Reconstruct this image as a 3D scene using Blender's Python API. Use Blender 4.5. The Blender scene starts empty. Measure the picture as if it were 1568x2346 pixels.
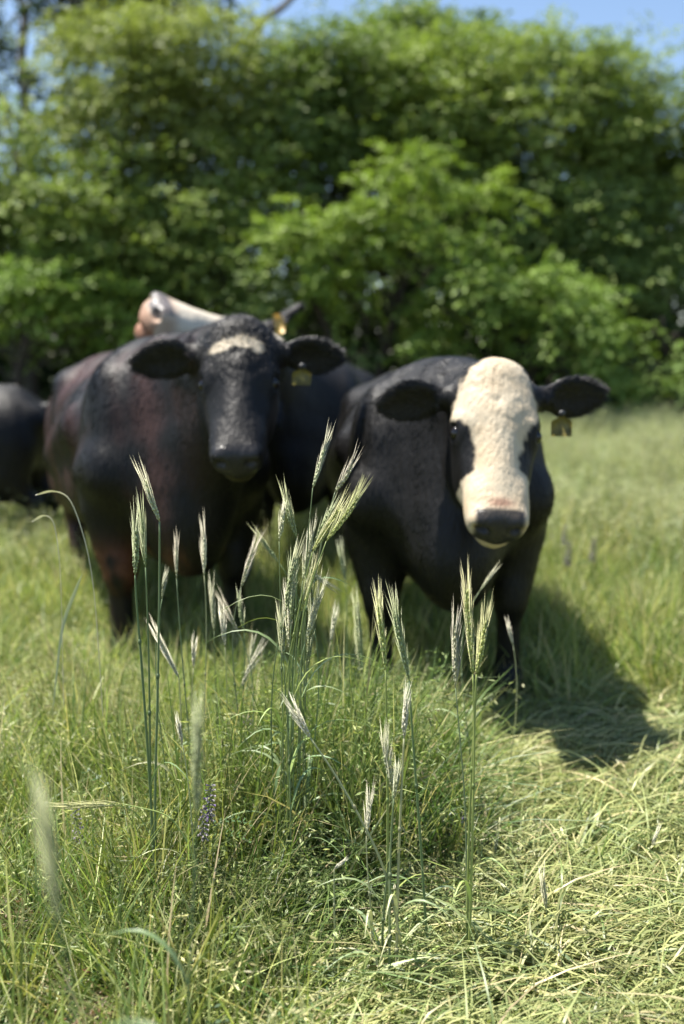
import bpy, math, random
import numpy as np
from mathutils import Vector, Matrix
import openvdb as vdb

random.seed(7)
RNG = np.random.default_rng(7)
SC = bpy.context.scene
COL = SC.collection

# ---------------------------------------------------------------- camera, sky, sun, exposure
CAM_H = 1.25
FPX = 2300.0                      # focal length in pixels of a 1568 x 2346 picture
PITCH = math.atan((1173 - 830) / FPX)
cam_d = bpy.data.cameras.new('camera')
cam = bpy.data.objects.new('camera', cam_d)
COL.objects.link(cam)
cam.location = (0, 0, CAM_H)
cam.rotation_euler = (math.pi / 2 - PITCH, 0, 0)
cam_d.sensor_fit = 'VERTICAL'
cam_d.sensor_height = 36.0
cam_d.sensor_width = 24.0
cam_d.lens = FPX / 2346 * 36.0
cam_d.clip_start = 0.02
cam_d.clip_end = 2000
cam_d.dof.use_dof = True
cam_d.dof.focus_distance = 2.1
cam_d.dof.aperture_fstop = 1.65
SC.camera = cam

SUN_DIR = Vector((-0.37, 0.13, 0.93)).normalized()      # towards the sun
world = bpy.data.worlds.new('World')
SC.world = world
world.use_nodes = True
wn = world.node_tree
for n in list(wn.nodes):
    wn.nodes.remove(n)
w_out = wn.nodes.new('ShaderNodeOutputWorld')
w_bg = wn.nodes.new('ShaderNodeBackground')
w_sky = wn.nodes.new('ShaderNodeTexSky')
w_sky.sky_type = 'NISHITA'
w_sky.sun_disc = False
w_sky.sun_elevation = math.asin(SUN_DIR.z)
w_sky.sun_rotation = math.atan2(SUN_DIR.x, SUN_DIR.y)
w_sky.air_density = 1.0
w_sky.dust_density = 0.6
w_sky.ozone_density = 1.6
w_bg.inputs['Strength'].default_value = 0.085
wn.links.new(w_sky.outputs[0], w_bg.inputs['Color'])
wn.links.new(w_bg.outputs[0], w_out.inputs['Surface'])

sun_d = bpy.data.lights.new('sun', 'SUN')
sun_d.energy = 5.0
sun_d.angle = math.radians(0.53)
sun_d.color = (1.0, 0.95, 0.86)
sun = bpy.data.objects.new('sun', sun_d)
COL.objects.link(sun)
sun.rotation_euler = SUN_DIR.to_track_quat('Z', 'Y').to_euler()

SC.view_settings.view_transform = 'Standard'
SC.view_settings.look = 'None'
SC.view_settings.exposure = 1.2
SC.view_settings.gamma = 1.0
SC.view_settings.use_curve_mapping = False
SC.cycles.use_denoising = True
SC.cycles.max_bounces = 5
SC.cycles.diffuse_bounces = 2
SC.cycles.glossy_bounces = 2
SC.cycles.transmission_bounces = 3
SC.cycles.transparent_max_bounces = 8
SC.cycles.sample_clamp_indirect = 4.0


def P(u, v, d):
    """World point seen at picture position (u, v) at ground distance d."""
    cx, cy = (u - 784) / FPX, (1173 - v) / FPX
    c, s = math.cos(PITCH), math.sin(PITCH)
    dy, dz = c + s * cy, -s + c * cy
    t = d / dy
    return Vector((cx * t, d, CAM_H + dz * t))


# ---------------------------------------------------------------- helpers
def tag(o, label=None, cat=None, group=None, kind=None):
    if label: o['label'] = label
    if cat: o['category'] = cat
    if group: o['group'] = group
    if kind: o['kind'] = kind
    return o


def empty(name, loc=(0, 0, 0), rz=0.0):
    o = bpy.data.objects.new(name, None)
    o.empty_display_size = 0.1
    COL.objects.link(o)
    o.location = loc
    o.rotation_euler = (0, 0, rz)
    return o


def mesh_np(name, V, F, mat, tint=None, attr='tint', smooth=False):
    """V (n,3), F list of face arrays with 3 or 4 columns, tint per vertex (n,3)."""
    me = bpy.data.meshes.new(name)
    V = np.asarray(V, np.float32)
    if not isinstance(F, (list, tuple)):
        F = [F]
    F = [np.asarray(f, np.int32) for f in F if len(f)]
    nl = sum(f.size for f in F)
    nf = sum(len(f) for f in F)
    me.vertices.add(len(V)); me.vertices.foreach_set('co', V.ravel())
    me.loops.add(nl); me.loops.foreach_set('vertex_index', np.concatenate([f.ravel() for f in F]))
    me.polygons.add(nf)
    tot = np.concatenate([np.full(len(f), f.shape[1], np.int32) for f in F])
    start = np.concatenate([[0], np.cumsum(tot)[:-1]]).astype(np.int32)
    me.polygons.foreach_set('loop_start', start)
    if smooth:
        me.polygons.foreach_set('use_smooth', np.ones(nf, bool))
    me.update(calc_edges=True)
    if tint is not None:
        a = me.attributes.new(attr, 'FLOAT_COLOR', 'POINT')
        c = np.ones((len(V), 4), np.float32); c[:, :3] = tint
        a.data.foreach_set('color', c.ravel())
    if mat: me.materials.append(mat)
    return me


def obj(name, me, parent=None):
    o = bpy.data.objects.new(name, me)
    COL.objects.link(o)
    if parent: o.parent = parent
    return o


class Acc:
    """Collects vertices, faces and tints into one mesh."""
    def __init__(self): self.V, self.Q, self.T, self.C, self.n = [], [], [], [], 0
    def add(self, V, Q=None, T=None, c=(1, 1, 1)):
        V = np.asarray(V, float).reshape(-1, 3)
        self.V.append(V)
        c = np.asarray(c, float)
        self.C.append(np.broadcast_to(c, (len(V), 3)))
        if Q is not None and len(Q): self.Q.append(np.asarray(Q, int).reshape(-1, 4) + self.n)
        if T is not None and len(T): self.T.append(np.asarray(T, int).reshape(-1, 3) + self.n)
        self.n += len(V)
    def mesh(self, name, mat, smooth=False):
        F = []
        if self.Q: F.append(np.concatenate(self.Q))
        if self.T: F.append(np.concatenate(self.T))
        return mesh_np(name, np.concatenate(self.V), F, mat, np.concatenate(self.C), smooth=smooth)


def tube(acc, pts, radii, sides=6, c=(1, 1, 1), cap=True):
    pts = np.asarray(pts, float); n = len(pts)
    radii = np.broadcast_to(np.asarray(radii, float), (n,))
    tan = np.gradient(pts, axis=0); tan /= np.linalg.norm(tan, axis=1)[:, None] + 1e-9
    ref = np.array([0.31, 0.2, 0.93]) if abs(tan[0][2]) < 0.8 else np.array([1.0, 0.1, 0.05])
    a = np.linspace(0, 2 * math.pi, sides, endpoint=False)
    V = []
    for i in range(n):
        u = np.cross(tan[i], ref); u /= np.linalg.norm(u) + 1e-9
        w = np.cross(tan[i], u)
        V.append(pts[i] + radii[i] * (np.cos(a)[:, None] * u + np.sin(a)[:, None] * w))
    Q = [[i * sides + j, i * sides + (j + 1) % sides, (i + 1) * sides + (j + 1) % sides, (i + 1) * sides + j]
         for i in range(n - 1) for j in range(sides)]
    V = np.concatenate(V)
    T = []
    if cap:
        V = np.vstack([V, pts[0], pts[-1]])
        b, e = n * sides, n * sides + 1
        T = [[b, (j + 1) % sides, j] for j in range(sides)] + \
            [[e, (n - 1) * sides + j, (n - 1) * sides + (j + 1) % sides] for j in range(sides)]
    acc.add(V, Q, T, c)


def bez(p0, p1, p2, p3, n):
    t = np.linspace(0, 1, n)[:, None]
    p0, p1, p2, p3 = (np.asarray(p, float) for p in (p0, p1, p2, p3))
    return (1 - t) ** 3 * p0 + 3 * (1 - t) ** 2 * t * p1 + 3 * (1 - t) * t * t * p2 + t ** 3 * p3


def sm(x, a, b):
    t = np.clip((x - a) / (b - a), 0, 1)
    return t * t * (3 - 2 * t)


def n3(p, f, s=0.0):
    """Smooth 3-D noise of sines, about -1..1."""
    r = 0
    for k, (m, a) in enumerate(((1, .5), (2.1, .3), (4.3, .2))):
        w = f * m
        r = r + a * np.sin(w * (p[:, 0] + .37 * p[:, 2]) + s + k) * np.sin(w * (p[:, 1] - .29 * p[:, 0]) + 2 * s + 1.3 * k) * 1.4 \
              + a * .6 * np.sin(w * (p[:, 2] + .41 * p[:, 1]) + 3 * s + 2.2 * k)
    return r


# ---------------------------------------------------------------- materials
def nodes_of(name):
    m = bpy.data.materials.new(name)
    m.use_nodes = True
    nt = m.node_tree
    for n in list(nt.nodes): nt.nodes.remove(n)
    out = nt.nodes.new('ShaderNodeOutputMaterial')
    return m, nt, out


def principled(name, col, rough=0.5, spec=0.5, bump=None, vary=0.0, metallic=0.0, sheen=0.0):
    m, nt, out = nodes_of(name)
    b = nt.nodes.new('ShaderNodeBsdfPrincipled')
    b.inputs['Base Color'].default_value = (*col, 1)
    b.inputs['Roughness'].default_value = rough
    b.inputs['Specular IOR Level'].default_value = spec
    b.inputs['Metallic'].default_value = metallic
    if vary or bump:
        tc = nt.nodes.new('ShaderNodeTexCoord')
        no = nt.nodes.new('ShaderNodeTexNoise')
        no.inputs['Scale'].default_value = bump[0] if bump else 20
        no.inputs['Detail'].default_value = 6
        nt.links.new(tc.outputs['Object'], no.inputs['Vector'])
        if vary:
            mx = nt.nodes.new('ShaderNodeMixRGB'); mx.blend_type = 'MULTIPLY'
            mx.inputs['Fac'].default_value = vary
            mx.inputs['Color1'].default_value = (*col, 1)
            nt.links.new(no.outputs['Color'], mx.inputs['Color2'])
            nt.links.new(mx.outputs[0], b.inputs['Base Color'])
        if bump:
            bp = nt.nodes.new('ShaderNodeBump')
            bp.inputs['Strength'].default_value = bump[1]
            bp.inputs['Distance'].default_value = 0.01
            nt.links.new(no.outputs['Fac'], bp.inputs['Height'])
            nt.links.new(bp.outputs[0], b.inputs['Normal'])
    nt.links.new(b.outputs[0], out.inputs['Surface'])
    return m


def leafy(name, gain=1.0, trans=0.35, rough=0.45, spec=0.35, hue_var=0.1, val_var=0.35, trans_col=(1.05, 1.15, 0.55)):
    """Thin plant tissue: attribute colour, per-object/instance variation, light through the leaf."""
    m, nt, out = nodes_of(name)
    at = nt.nodes.new('ShaderNodeAttribute'); at.attribute_name = 'tint'
    oi = nt.nodes.new('ShaderNodeObjectInfo')
    hs = nt.nodes.new('ShaderNodeHueSaturation')
    mr = nt.nodes.new('ShaderNodeMapRange')
    mr.inputs['To Min'].default_value = gain * (1 - val_var); mr.inputs['To Max'].default_value = gain * (1 + val_var)
    nt.links.new(oi.outputs['Random'], mr.inputs['Value'])
    nt.links.new(mr.outputs[0], hs.inputs['Value'])
    mh = nt.nodes.new('ShaderNodeMath'); mh.operation = 'MULTIPLY'; mh.inputs[1].default_value = 7.13
    mf = nt.nodes.new('ShaderNodeMath'); mf.operation = 'FRACT'
    mr2 = nt.nodes.new('ShaderNodeMapRange')
    mr2.inputs['To Min'].default_value = 0.5 - hue_var * 0.25; mr2.inputs['To Max'].default_value = 0.5 + hue_var * 0.2
    nt.links.new(oi.outputs['Random'], mh.inputs[0]); nt.links.new(mh.outputs[0], mf.inputs[0])
    nt.links.new(mf.outputs[0], mr2.inputs['Value']); nt.links.new(mr2.outputs[0], hs.inputs['Hue'])
    nt.links.new(at.outputs['Color'], hs.inputs['Color'])
    b = nt.nodes.new('ShaderNodeBsdfPrincipled')
    b.inputs['Roughness'].default_value = rough
    b.inputs['Specular IOR Level'].default_value = spec
    nt.links.new(hs.outputs[0], b.inputs['Base Color'])
    tl = nt.nodes.new('ShaderNodeBsdfTranslucent')
    mm = nt.nodes.new('ShaderNodeMixRGB'); mm.blend_type = 'MULTIPLY'; mm.inputs['Fac'].default_value = 1
    mm.inputs['Color2'].default_value = (*trans_col, 1)
    nt.links.new(hs.outputs[0], mm.inputs['Color1']); nt.links.new(mm.outputs[0], tl.inputs['Color'])
    mix = nt.nodes.new('ShaderNodeMixShader'); mix.inputs['Fac'].default_value = trans
    nt.links.new(b.outputs[0], mix.inputs[1]); nt.links.new(tl.outputs[0], mix.inputs[2])
    nt.links.new(mix.outputs[0], out.inputs['Surface'])
    return m


def attr_mat(name, attr, rough, spec, noise=None, bump=0.0, rough_attr=None):
    m, nt, out = nodes_of(name)
    at = nt.nodes.new('ShaderNodeAttribute'); at.attribute_name = attr
    b = nt.nodes.new('ShaderNodeBsdfPrincipled')
    b.inputs['Roughness'].default_value = rough
    b.inputs['Specular IOR Level'].default_value = spec
    nt.links.new(at.outputs['Color'], b.inputs['Base Color'])
    if rough_attr:
        ra = nt.nodes.new('ShaderNodeAttribute'); ra.attribute_name = rough_attr
        nt.links.new(ra.outputs['Fac'], b.inputs['Roughness'])
    if bump:
        tc = nt.nodes.new('ShaderNodeTexCoord'); no = nt.nodes.new('ShaderNodeTexNoise')
        no.inputs['Scale'].default_value = 75; no.inputs['Detail'].default_value = 5
        mp = nt.nodes.new('ShaderNodeMapping'); mp.inputs['Scale'].default_value = (1, 1, .28)
        nt.links.new(tc.outputs['Object'], mp.inputs['Vector']); nt.links.new(mp.outputs[0], no.inputs['Vector'])
        bp = nt.nodes.new('ShaderNodeBump'); bp.inputs['Strength'].default_value = bump; bp.inputs['Distance'].default_value = 0.006
        nt.links.new(no.outputs['Fac'], bp.inputs['Height']); nt.links.new(bp.outputs[0], b.inputs['Normal'])
    nt.links.new(b.outputs[0], out.inputs['Surface'])
    return m


M_GRASS = leafy('grass_blade', 1.12, 0.36, 0.42, 0.45)
M_TREE = leafy('tree_leaf', 1.12, 0.27, 0.55, 0.28, hue_var=0.0, val_var=0.0)
M_RYE = leafy('rye', 1.0, 0.15, 0.42, 0.4, hue_var=0.06, val_var=0.12, trans_col=(1.05, 1.1, .7))
M_FLOWER = leafy('vetch_petal', 1.0, 0.25, 0.6, 0.2, hue_var=0.0, val_var=0.15, trans_col=(1, .9, 1.1))
M_BARK = principled('bark', (0.10, 0.085, 0.07), 0.9, 0.2, bump=(14, 0.8), vary=0.6)
M_PALE_BARK = principled('pale_bark', (0.34, 0.29, 0.25), 0.9, 0.2, bump=(9, 0.8), vary=0.5)
M_SKIN = attr_mat('cow_skin', 'coat', 0.55, 0.30, bump=0.9, rough_attr='wet')
M_HAIR = attr_mat('cow_hair', 'coat', 0.33, 0.5)
M_EYE = principled('cow_eye', (0.008, 0.006, 0.005), 0.08, 0.6)
M_HOOF = principled('hoof', (0.02, 0.017, 0.014), 0.5, 0.4, bump=(40, .3))
M_HORN = principled('tag_stud', (0.03, 0.03, 0.03), 0.4, 0.4)


def tag_mat(name, col):
    m, nt, out = nodes_of(name)
    b = nt.nodes.new('ShaderNodeBsdfPrincipled')
    tc = nt.nodes.new('ShaderNodeTexCoord'); no = nt.nodes.new('ShaderNodeTexNoise'); no.inputs['Scale'].default_value = 60
    cr = nt.nodes.new('ShaderNodeValToRGB')
    cr.color_ramp.elements[0].position = .35; cr.color_ramp.elements[0].color = (*[c * .6 for c in col], 1)
    cr.color_ramp.elements[1].position = .65; cr.color_ramp.elements[1].color = (*col, 1)
    nt.links.new(tc.outputs['Object'], no.inputs['Vector']); nt.links.new(no.outputs['Fac'], cr.inputs['Fac'])
    nt.links.new(cr.outputs[0], b.inputs['Base Color']); b.inputs['Roughness'].default_value = .45
    tl = nt.nodes.new('ShaderNodeBsdfTranslucent'); nt.links.new(cr.outputs[0], tl.inputs['Color'])
    mx = nt.nodes.new('ShaderNodeMixShader'); mx.inputs[0].default_value = .2
    nt.links.new(b.outputs[0], mx.inputs[1]); nt.links.new(tl.outputs[0], mx.inputs[2]); nt.links.new(mx.outputs[0], out.inputs['Surface'])
    return m


M_TAG_SHADED = tag_mat('tag_plastic_shaded', (0.20, 0.165, 0.032))  # yellow plastic darkened to olive, the ear's shade put into its colour
M_TAG_BRIGHT = tag_mat('tag_plastic_bright', (0.85, 0.55, 0.14))

# ground material
def ground_mat():
    m, nt, out = nodes_of('meadow_soil')
    tc = nt.nodes.new('ShaderNodeTexCoord')
    n1 = nt.nodes.new('ShaderNodeTexNoise'); n1.inputs['Scale'].default_value = 6; n1.inputs['Detail'].default_value = 8
    nt.links.new(tc.outputs['Object'], n1.inputs['Vector'])
    cr = nt.nodes.new('ShaderNodeValToRGB')
    cr.color_ramp.elements[0].position = .35; cr.color_ramp.elements[0].color = (.03, .034, .014, 1)
    cr.color_ramp.elements[1].position = .7; cr.color_ramp.elements[1].color = (.085, .085, .035, 1)
    nt.links.new(n1.outputs['Fac'], cr.inputs['Fac'])
    b = nt.nodes.new('ShaderNodeBsdfPrincipled'); b.inputs['Roughness'].default_value = .95
    nt.links.new(cr.outputs[0], b.inputs['Base Color'])
    bp = nt.nodes.new('ShaderNodeBump'); bp.inputs['Strength'].default_value = .8; bp.inputs['Distance'].default_value = .03
    n2 = nt.nodes.new('ShaderNodeTexNoise'); n2.inputs['Scale'].default_value = 40; n2.inputs['Detail'].default_value = 6
    nt.links.new(tc.outputs['Object'], n2.inputs['Vector'])
    nt.links.new(n2.outputs['Fac'], bp.inputs['Height']); nt.links.new(bp.outputs[0], b.inputs['Normal'])
    nt.links.new(b.outputs[0], out.inputs['Surface'])
    return m


# ---------------------------------------------------------------- ground
def vnoise(x, y, s=0):
    """Cheap smooth 2-D noise made of rotated sines, about -1..1."""
    x = np.asarray(x, float); y = np.asarray(y, float)
    r = 0
    for k, (f, a) in enumerate(((1.0, .4), (2.3, .3), (4.7, .2), (9.1, .1))):
        th = 1.3 * k + s * 1.7
        r = r + a * (np.sin(f * (x * math.cos(th) + y * math.sin(th)) + s * 2.1 + k) +
                     np.sin(f * (-x * math.sin(th * 1.3) + y * math.cos(th * 1.3)) + s * 3.7 + 2 * k))
    return r


def ground_z(x, y):
    x = np.asarray(x, float); y = np.asarray(y, float)
    near = np.exp(-((y - 3) / 14) ** 2 - (x / 12) ** 2)
    return 0.022 * vnoise(x * 1.6, y * 1.6, 1) * near


def make_ground():
    xs = np.concatenate([[-900, -300, -100, -50, -25], np.linspace(-14, 14, 141), [25, 50, 100, 300, 900]])
    ys = np.concatenate([[-900, -300, -100, -40, -15], np.linspace(-6, 26, 161), [40, 100, 300, 900]])
    X, Y = np.meshgrid(xs, ys, indexing='ij')
    V = np.stack([X, Y, ground_z(X, Y)], -1).reshape(-1, 3)
    ny = len(ys)
    i, j = np.meshgrid(np.arange(len(xs) - 1), np.arange(ny - 1), indexing='ij')
    a = (i * ny + j).ravel()
    F = np.stack([a, a + ny, a + ny + 1, a + 1], 1)
    o = obj('ground', mesh_np('ground', V, F, ground_mat(), smooth=True))
    tag(o, 'gently uneven pasture soil beneath the long grass', kind='structure')


make_ground()
# ---------------------------------------------------------------- trees beyond the meadow
def leaf_sprays(rng, lobes, n_sprays, leaves, leaf_len, col_a, col_b, spray_len=.55, droop=.35, out_bias=1.0, flat=.22, gap=-.14):
    """Leaf blades on twigs spread through ellipsoid lobes [(centre, radii, weight)]. Returns V, F, tint."""
    ws = np.array([l[2] for l in lobes], float); ws /= ws.sum()
    li = rng.choice(len(lobes), n_sprays, p=ws)
    ctr = np.array([l[0] for l in lobes])[li]; rad = np.array([l[1] for l in lobes])[li]
    d = rng.normal(size=(n_sprays, 3)); d /= np.linalg.norm(d, axis=1)[:, None]
    r = rng.random(n_sprays) ** .38
    bump = 1 + .22 * n3(ctr + d * rad, 1.7, 4)
    base = ctr + d * rad * (r * bump)[:, None]
    keep = n3(base, 2.1, 7) + .35 * n3(base, 5.0, 3) > gap
    base, d, ctr = base[keep], d[keep], ctr[keep]; n_sprays = len(base)
    ax = d * out_bias + .45 * rng.normal(size=d.shape); ax[:, 2] = ax[:, 2] * .55 - droop * rng.random(n_sprays) + .12
    ax /= np.linalg.norm(ax, axis=1)[:, None]
    sl = spray_len * (.5 + rng.random(n_sprays))
    k = n_sprays * leaves
    si = np.repeat(np.arange(n_sprays), leaves)
    t = rng.random(k)
    side = np.cross(ax, [0, 0, 1]); side /= np.linalg.norm(side, axis=1)[:, None] + 1e-6
    up = np.cross(side, ax)
    off = rng.normal(size=(k, 3))
    wd = (.12 + .9 * flat) * sl[si] * (1 - .55 * t)
    p = base[si] + ax[si] * (t * sl[si])[:, None] + side[si] * (off[:, 0] * wd * .7)[:, None] + up[si] * (off[:, 1] * wd * flat * 1.1)[:, None]
    p[:, 2] -= droop * .45 * (t * sl[si]) ** 2 / .5
    # each leaf: a folded rhombus
    ld = ax[si] * .6 + side[si] * np.sign(off[:, 0])[:, None] * .7 + .45 * rng.normal(size=(k, 3)); ld[:, 2] -= .25
    ld /= np.linalg.norm(ld, axis=1)[:, None]
    nr = np.array([0, 0, 1.0]) + .55 * rng.normal(size=(k, 3)) + .35 * d[si]
    sd = np.cross(ld, nr); sd /= np.linalg.norm(sd, axis=1)[:, None] + 1e-6
    L = leaf_len * (.6 + .8 * rng.random(k)); W = L * .27
    mid = p + ld * (L * .45)[:, None]
    dn = np.cross(sd, ld) * (L * .07)[:, None]
    V = np.stack([p, mid + sd * W[:, None] + dn, p + ld * L[:, None], mid - sd * W[:, None] + dn], 1).reshape(-1, 3)
    i = np.arange(k) * 4
    F = np.concatenate([np.stack([i, i + 1, i + 2], 1), np.stack([i, i + 2, i + 3], 1)])
    m = np.clip(rng.random(n_sprays)[si] * .7 + .45 * rng.random(k) - .05, 0, 1)[:, None]
    C = np.asarray(col_a) * (1 - m) + np.asarray(col_b) * m
    C = C * (.85 + .3 * rng.random((k, 1)))
    return V, F, np.repeat(C, 4, 0)


def tree(label, foot, lobes, n_sprays, leaves=36, leaf_len=.082, cols=((.035, .065, .014), (.075, .125, .025)), seed=0,
         trunk_r=.13, bark=None, bare=(), group='trees along the meadow edge', name='tree', cat='tree', **kw):
    """lobes given as (u, v, distance, half-width, half-height, half-depth[, weight]) on the picture's scale at that distance."""
    rng = np.random.default_rng(seed)
    L = []
    for lb in lobes:
        u, v, dd, hw, hh, hdp = lb[:6]
        c = P(u, v, dd); s = dd / FPX
        rad = np.array((hw * s, hdp, hh * s))
        L.append((np.array(c), rad, lb[6] if len(lb) > 6 else rad[0] * rad[2] + .3 * rad[1] * rad[0]))
    root = empty(name, foot)
    tag(root, label, cat, group)
    f = np.array(foot, float)
    acc = Acc()
    top = max(L, key=lambda l: l[0][2])[0]
    wob = rng.normal(size=3) * .25
    trunk_pts = bez(f, f + (wob[0], wob[1], 1.2), (f * .5 + top * .5) + wob, top - (0, 0, .3), 12)
    tube(acc, trunk_pts - f, np.linspace(trunk_r, trunk_r * .22, 12), 9)
    tr = obj('trunk', acc.mesh('trunk', bark or M_BARK, True), root)
    for c, rad, _w in L:
        k = rng.integers(2, 4)
        for _ in range(k):
            acc = Acc()
            end = c + rad * rng.normal(size=3) * .45
            s0 = trunk_pts[rng.integers(2, 8)]
            if end[2] < s0[2] + .1: s0 = trunk_pts[2]
            m = (s0 + end) / 2 + rng.normal(size=3) * .15 + (0, 0, .15)
            pts = bez(s0, s0 * .6 + m * .4 + (0, 0, .2), m, end, 9)
            tube(acc, pts - f, np.linspace(trunk_r * .38, .012, 9), 6)
            obj('limb', acc.mesh('limb', bark or M_BARK, True), root)
    for pts, r0, r1, bk in bare:
        acc = Acc()
        pp = np.array([P(*q) for q in pts])
        t = np.linspace(0, 1, len(pp)); tt = np.linspace(0, 1, 14)
        pp = np.stack([np.interp(tt, t, pp[:, k]) for k in range(3)], 1)
        pp[1:-1] = (pp[:-2] + 2 * pp[1:-1] + pp[2:]) / 4
        tube(acc, pp - f, np.linspace(r0, r1, 14), 7)
        obj('bare_limb', acc.mesh('bare_limb', bk, True), root)
    V, F, C = leaf_sprays(rng, L, n_sprays, leaves, leaf_len, cols[0], cols[1], **kw)
    obj('crown', mesh_np('crown', V - f, F, M_TREE, C), root)
    return root


MID = ((.120, .175, .048), (.320, .390, .100))
DEEP = ((.090, .140, .045), (.245, .320, .092))
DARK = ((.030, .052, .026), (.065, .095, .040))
BRIGHT = ((.150, .225, .042), (.290, .380, .080))
OLIVE = ((.165, .205, .060), (.330, .370, .115))


def gp(u, d): p = P(u, 900, d); return (p.x, d, 0.0)


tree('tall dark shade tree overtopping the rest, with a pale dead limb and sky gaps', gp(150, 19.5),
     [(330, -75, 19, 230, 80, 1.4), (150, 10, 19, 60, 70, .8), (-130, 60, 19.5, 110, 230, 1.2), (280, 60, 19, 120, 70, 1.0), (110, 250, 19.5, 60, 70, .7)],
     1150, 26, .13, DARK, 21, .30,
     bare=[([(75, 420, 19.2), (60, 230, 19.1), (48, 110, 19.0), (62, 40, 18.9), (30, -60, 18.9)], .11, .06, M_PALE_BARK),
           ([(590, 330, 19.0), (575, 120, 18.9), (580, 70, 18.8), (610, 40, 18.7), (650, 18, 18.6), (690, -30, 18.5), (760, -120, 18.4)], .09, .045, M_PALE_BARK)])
tree('rounded olive green tree under the tall dark shade tree', gp(300, 16),
     [(250, 160, 15.6, 105, 100, 1.0), (420, 120, 15.6, 120, 70, 1.0), (500, 170, 15.5, 120, 100, 1.0), (340, 290, 15.4, 160, 110, 1.1), (180, 330, 15.5, 90, 80, .9), (480, 330, 15.5, 130, 130, 1.1)],
     1500, 36, .082, OLIVE, 22, .14)
tree('mid green tree with a wide low crown at the meadow edge, near the cut-off cow', gp(60, 15),
     [(40, 300, 15, 110, 75, .9), (0, 420, 14.8, 150, 120, 1.0), (130, 480, 14.7, 150, 120, 1.0), (40, 620, 14.6, 160, 120, 1.0), (-160, 450, 15, 150, 230, 1.2)],
     1500, 36, .082, MID, 23, .14)
tree('leafy green tree behind the upturned pale face', gp(400, 15.2),
     [(330, 440, 15, 150, 110, 1.0), (440, 500, 14.9, 140, 110, .9), (250, 590, 14.7, 150, 110, .9), (420, 640, 14.7, 150, 90, .9), (560, 420, 15.2, 120, 130, 1.0)],
     1300, 36, .082, MID, 24, .13)
tree('tall deep green tree rising at the middle of the treeline', gp(730, 16.5),
     [(715, 150, 16.4, 60, 70, .8), (810, 140, 16.3, 80, 60, .8), (740, 230, 16.2, 140, 120, 1.1), (640, 280, 16.0, 110, 120, 1.0), (860, 250, 16.2, 110, 130, 1.0), (700, 400, 16, 160, 130, 1.1)],
     1500, 36, .085, DEEP, 25, .17)
tree('grey green tree peeping over the middle of the treeline', gp(960, 19),
     [(950, 80, 18.5, 60, 55, .9), (1040, 100, 18.4, 70, 45, .9), (1110, 140, 18.3, 100, 50, .9), (890, 130, 18.5, 50, 60, .7)],
     650, 34, .10, DEEP, 26, .2)
tree('large tree with a sunlit rounded crown behind the white faced cow', gp(1150, 16),
     [(1010, 195, 15.8, 120, 80, 1.0), (1140, 185, 15.7, 110, 70, 1.0), (1270, 190, 15.7, 130, 75, 1.0), (1060, 300, 15.5, 150, 110, 1.1), (1250, 300, 15.5, 160, 130, 1.1), (940, 330, 15.6, 90, 90, .9)],
     1900, 36, .082, MID, 27, .17)
tree('tree with a spiky top and a lower shoulder, farthest along the treeline', gp(1470, 16),
     [(1430, 215, 15.8, 80, 70, .9), (1482, 150, 15.8, 14, 55, .3), (1520, 300, 15.6, 110, 80, 1.0), (1440, 350, 15.5, 140, 120, 1.1), (1640, 330, 15.6, 130, 150, 1.2), (1560, 470, 15.4, 140, 120, 1.1)],
     1700, 36, .082, MID, 28, .15)
tree('deep green tree with shaded lower crown beside the spiky tree', gp(1330, 15.6),
     [(1180, 460, 15.4, 150, 130, 1.0), (1340, 480, 15.4, 150, 140, 1.0), (1300, 620, 15.2, 170, 90, 1.0), (1480, 600, 15.2, 130, 100, 1.0), (1050, 560, 15.3, 110, 110, .9)],
     1400, 36, .082, DEEP, 29, .15)
tree('bright yellow green sapling with drooping flat sprays in front of the treeline', gp(800, 13.9),
     [(945, 385, 13.6, 62, 24, .35), (905, 485, 13.5, 60, 26, .35), (770, 495, 13.4, 55, 24, .35), (690, 560, 13.4, 60, 24, .35), (860, 548, 13.4, 90, 20, .35), (1085, 455, 13.6, 60, 20, .3), (760, 640, 13.4, 60, 22, .35), (650, 530, 13.5, 35, 18, .3)],
     330, 40, .078, BRIGHT, 30, .06, spray_len=.5, droop=.55, flat=.10, gap=-9)
tree('arching young tree with green sprays reaching low over the white faced cow', gp(1230, 13.8),
     [(1080, 590, 13.2, 80, 30, .4), (1180, 650, 13.1, 100, 35, .4), (1300, 700, 13.1, 110, 35, .5), (1390, 655, 13.3, 70, 28, .4), (1330, 760, 13.2, 120, 40, .5), (1050, 720, 13.2, 90, 40, .5), (1060, 790, 13.2, 120, 40, .6)],
     520, 38, .078, ((.110, .180, .040), (.230, .320, .070)), 31, .05, spray_len=.55, droop=.5, flat=.14)
tree('low leafy bush at the meadow edge, past the ear of the white faced cow', gp(1520, 13.6),
     [(1500, 800, 13.2, 110, 60, .6), (1440, 850, 13.1, 60, 45, .5), (1590, 840, 13.2, 90, 70, .6), (1560, 740, 13.4, 70, 40, .5)],
     420, 38, .078, ((.110, .180, .042), (.230, .320, .075)), 32, .05, name='bush', cat='bush')
tree('low shaded bush at the meadow edge between the two front cows', gp(850, 14.3),
     [(850, 760, 13.9, 130, 60, .6), (720, 720, 14, 110, 60, .6), (930, 830, 13.8, 120, 45, .5), (640, 660, 14, 90, 60, .5)],
     420, 38, .078, DEEP, 33, .05, name='bush', cat='bush')
tree('bright leafy bush at the meadow edge above the cut-off cow', gp(40, 13.9),
     [(20, 690, 13.6, 110, 70, .6), (120, 640, 13.7, 70, 50, .5), (-20, 780, 13.6, 90, 50, .5), (260, 720, 13.9, 90, 50, .5)],
     420, 38, .078, ((.120, .195, .040), (.245, .345, .070)), 34, .05, name='bush', cat='bush')


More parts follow.
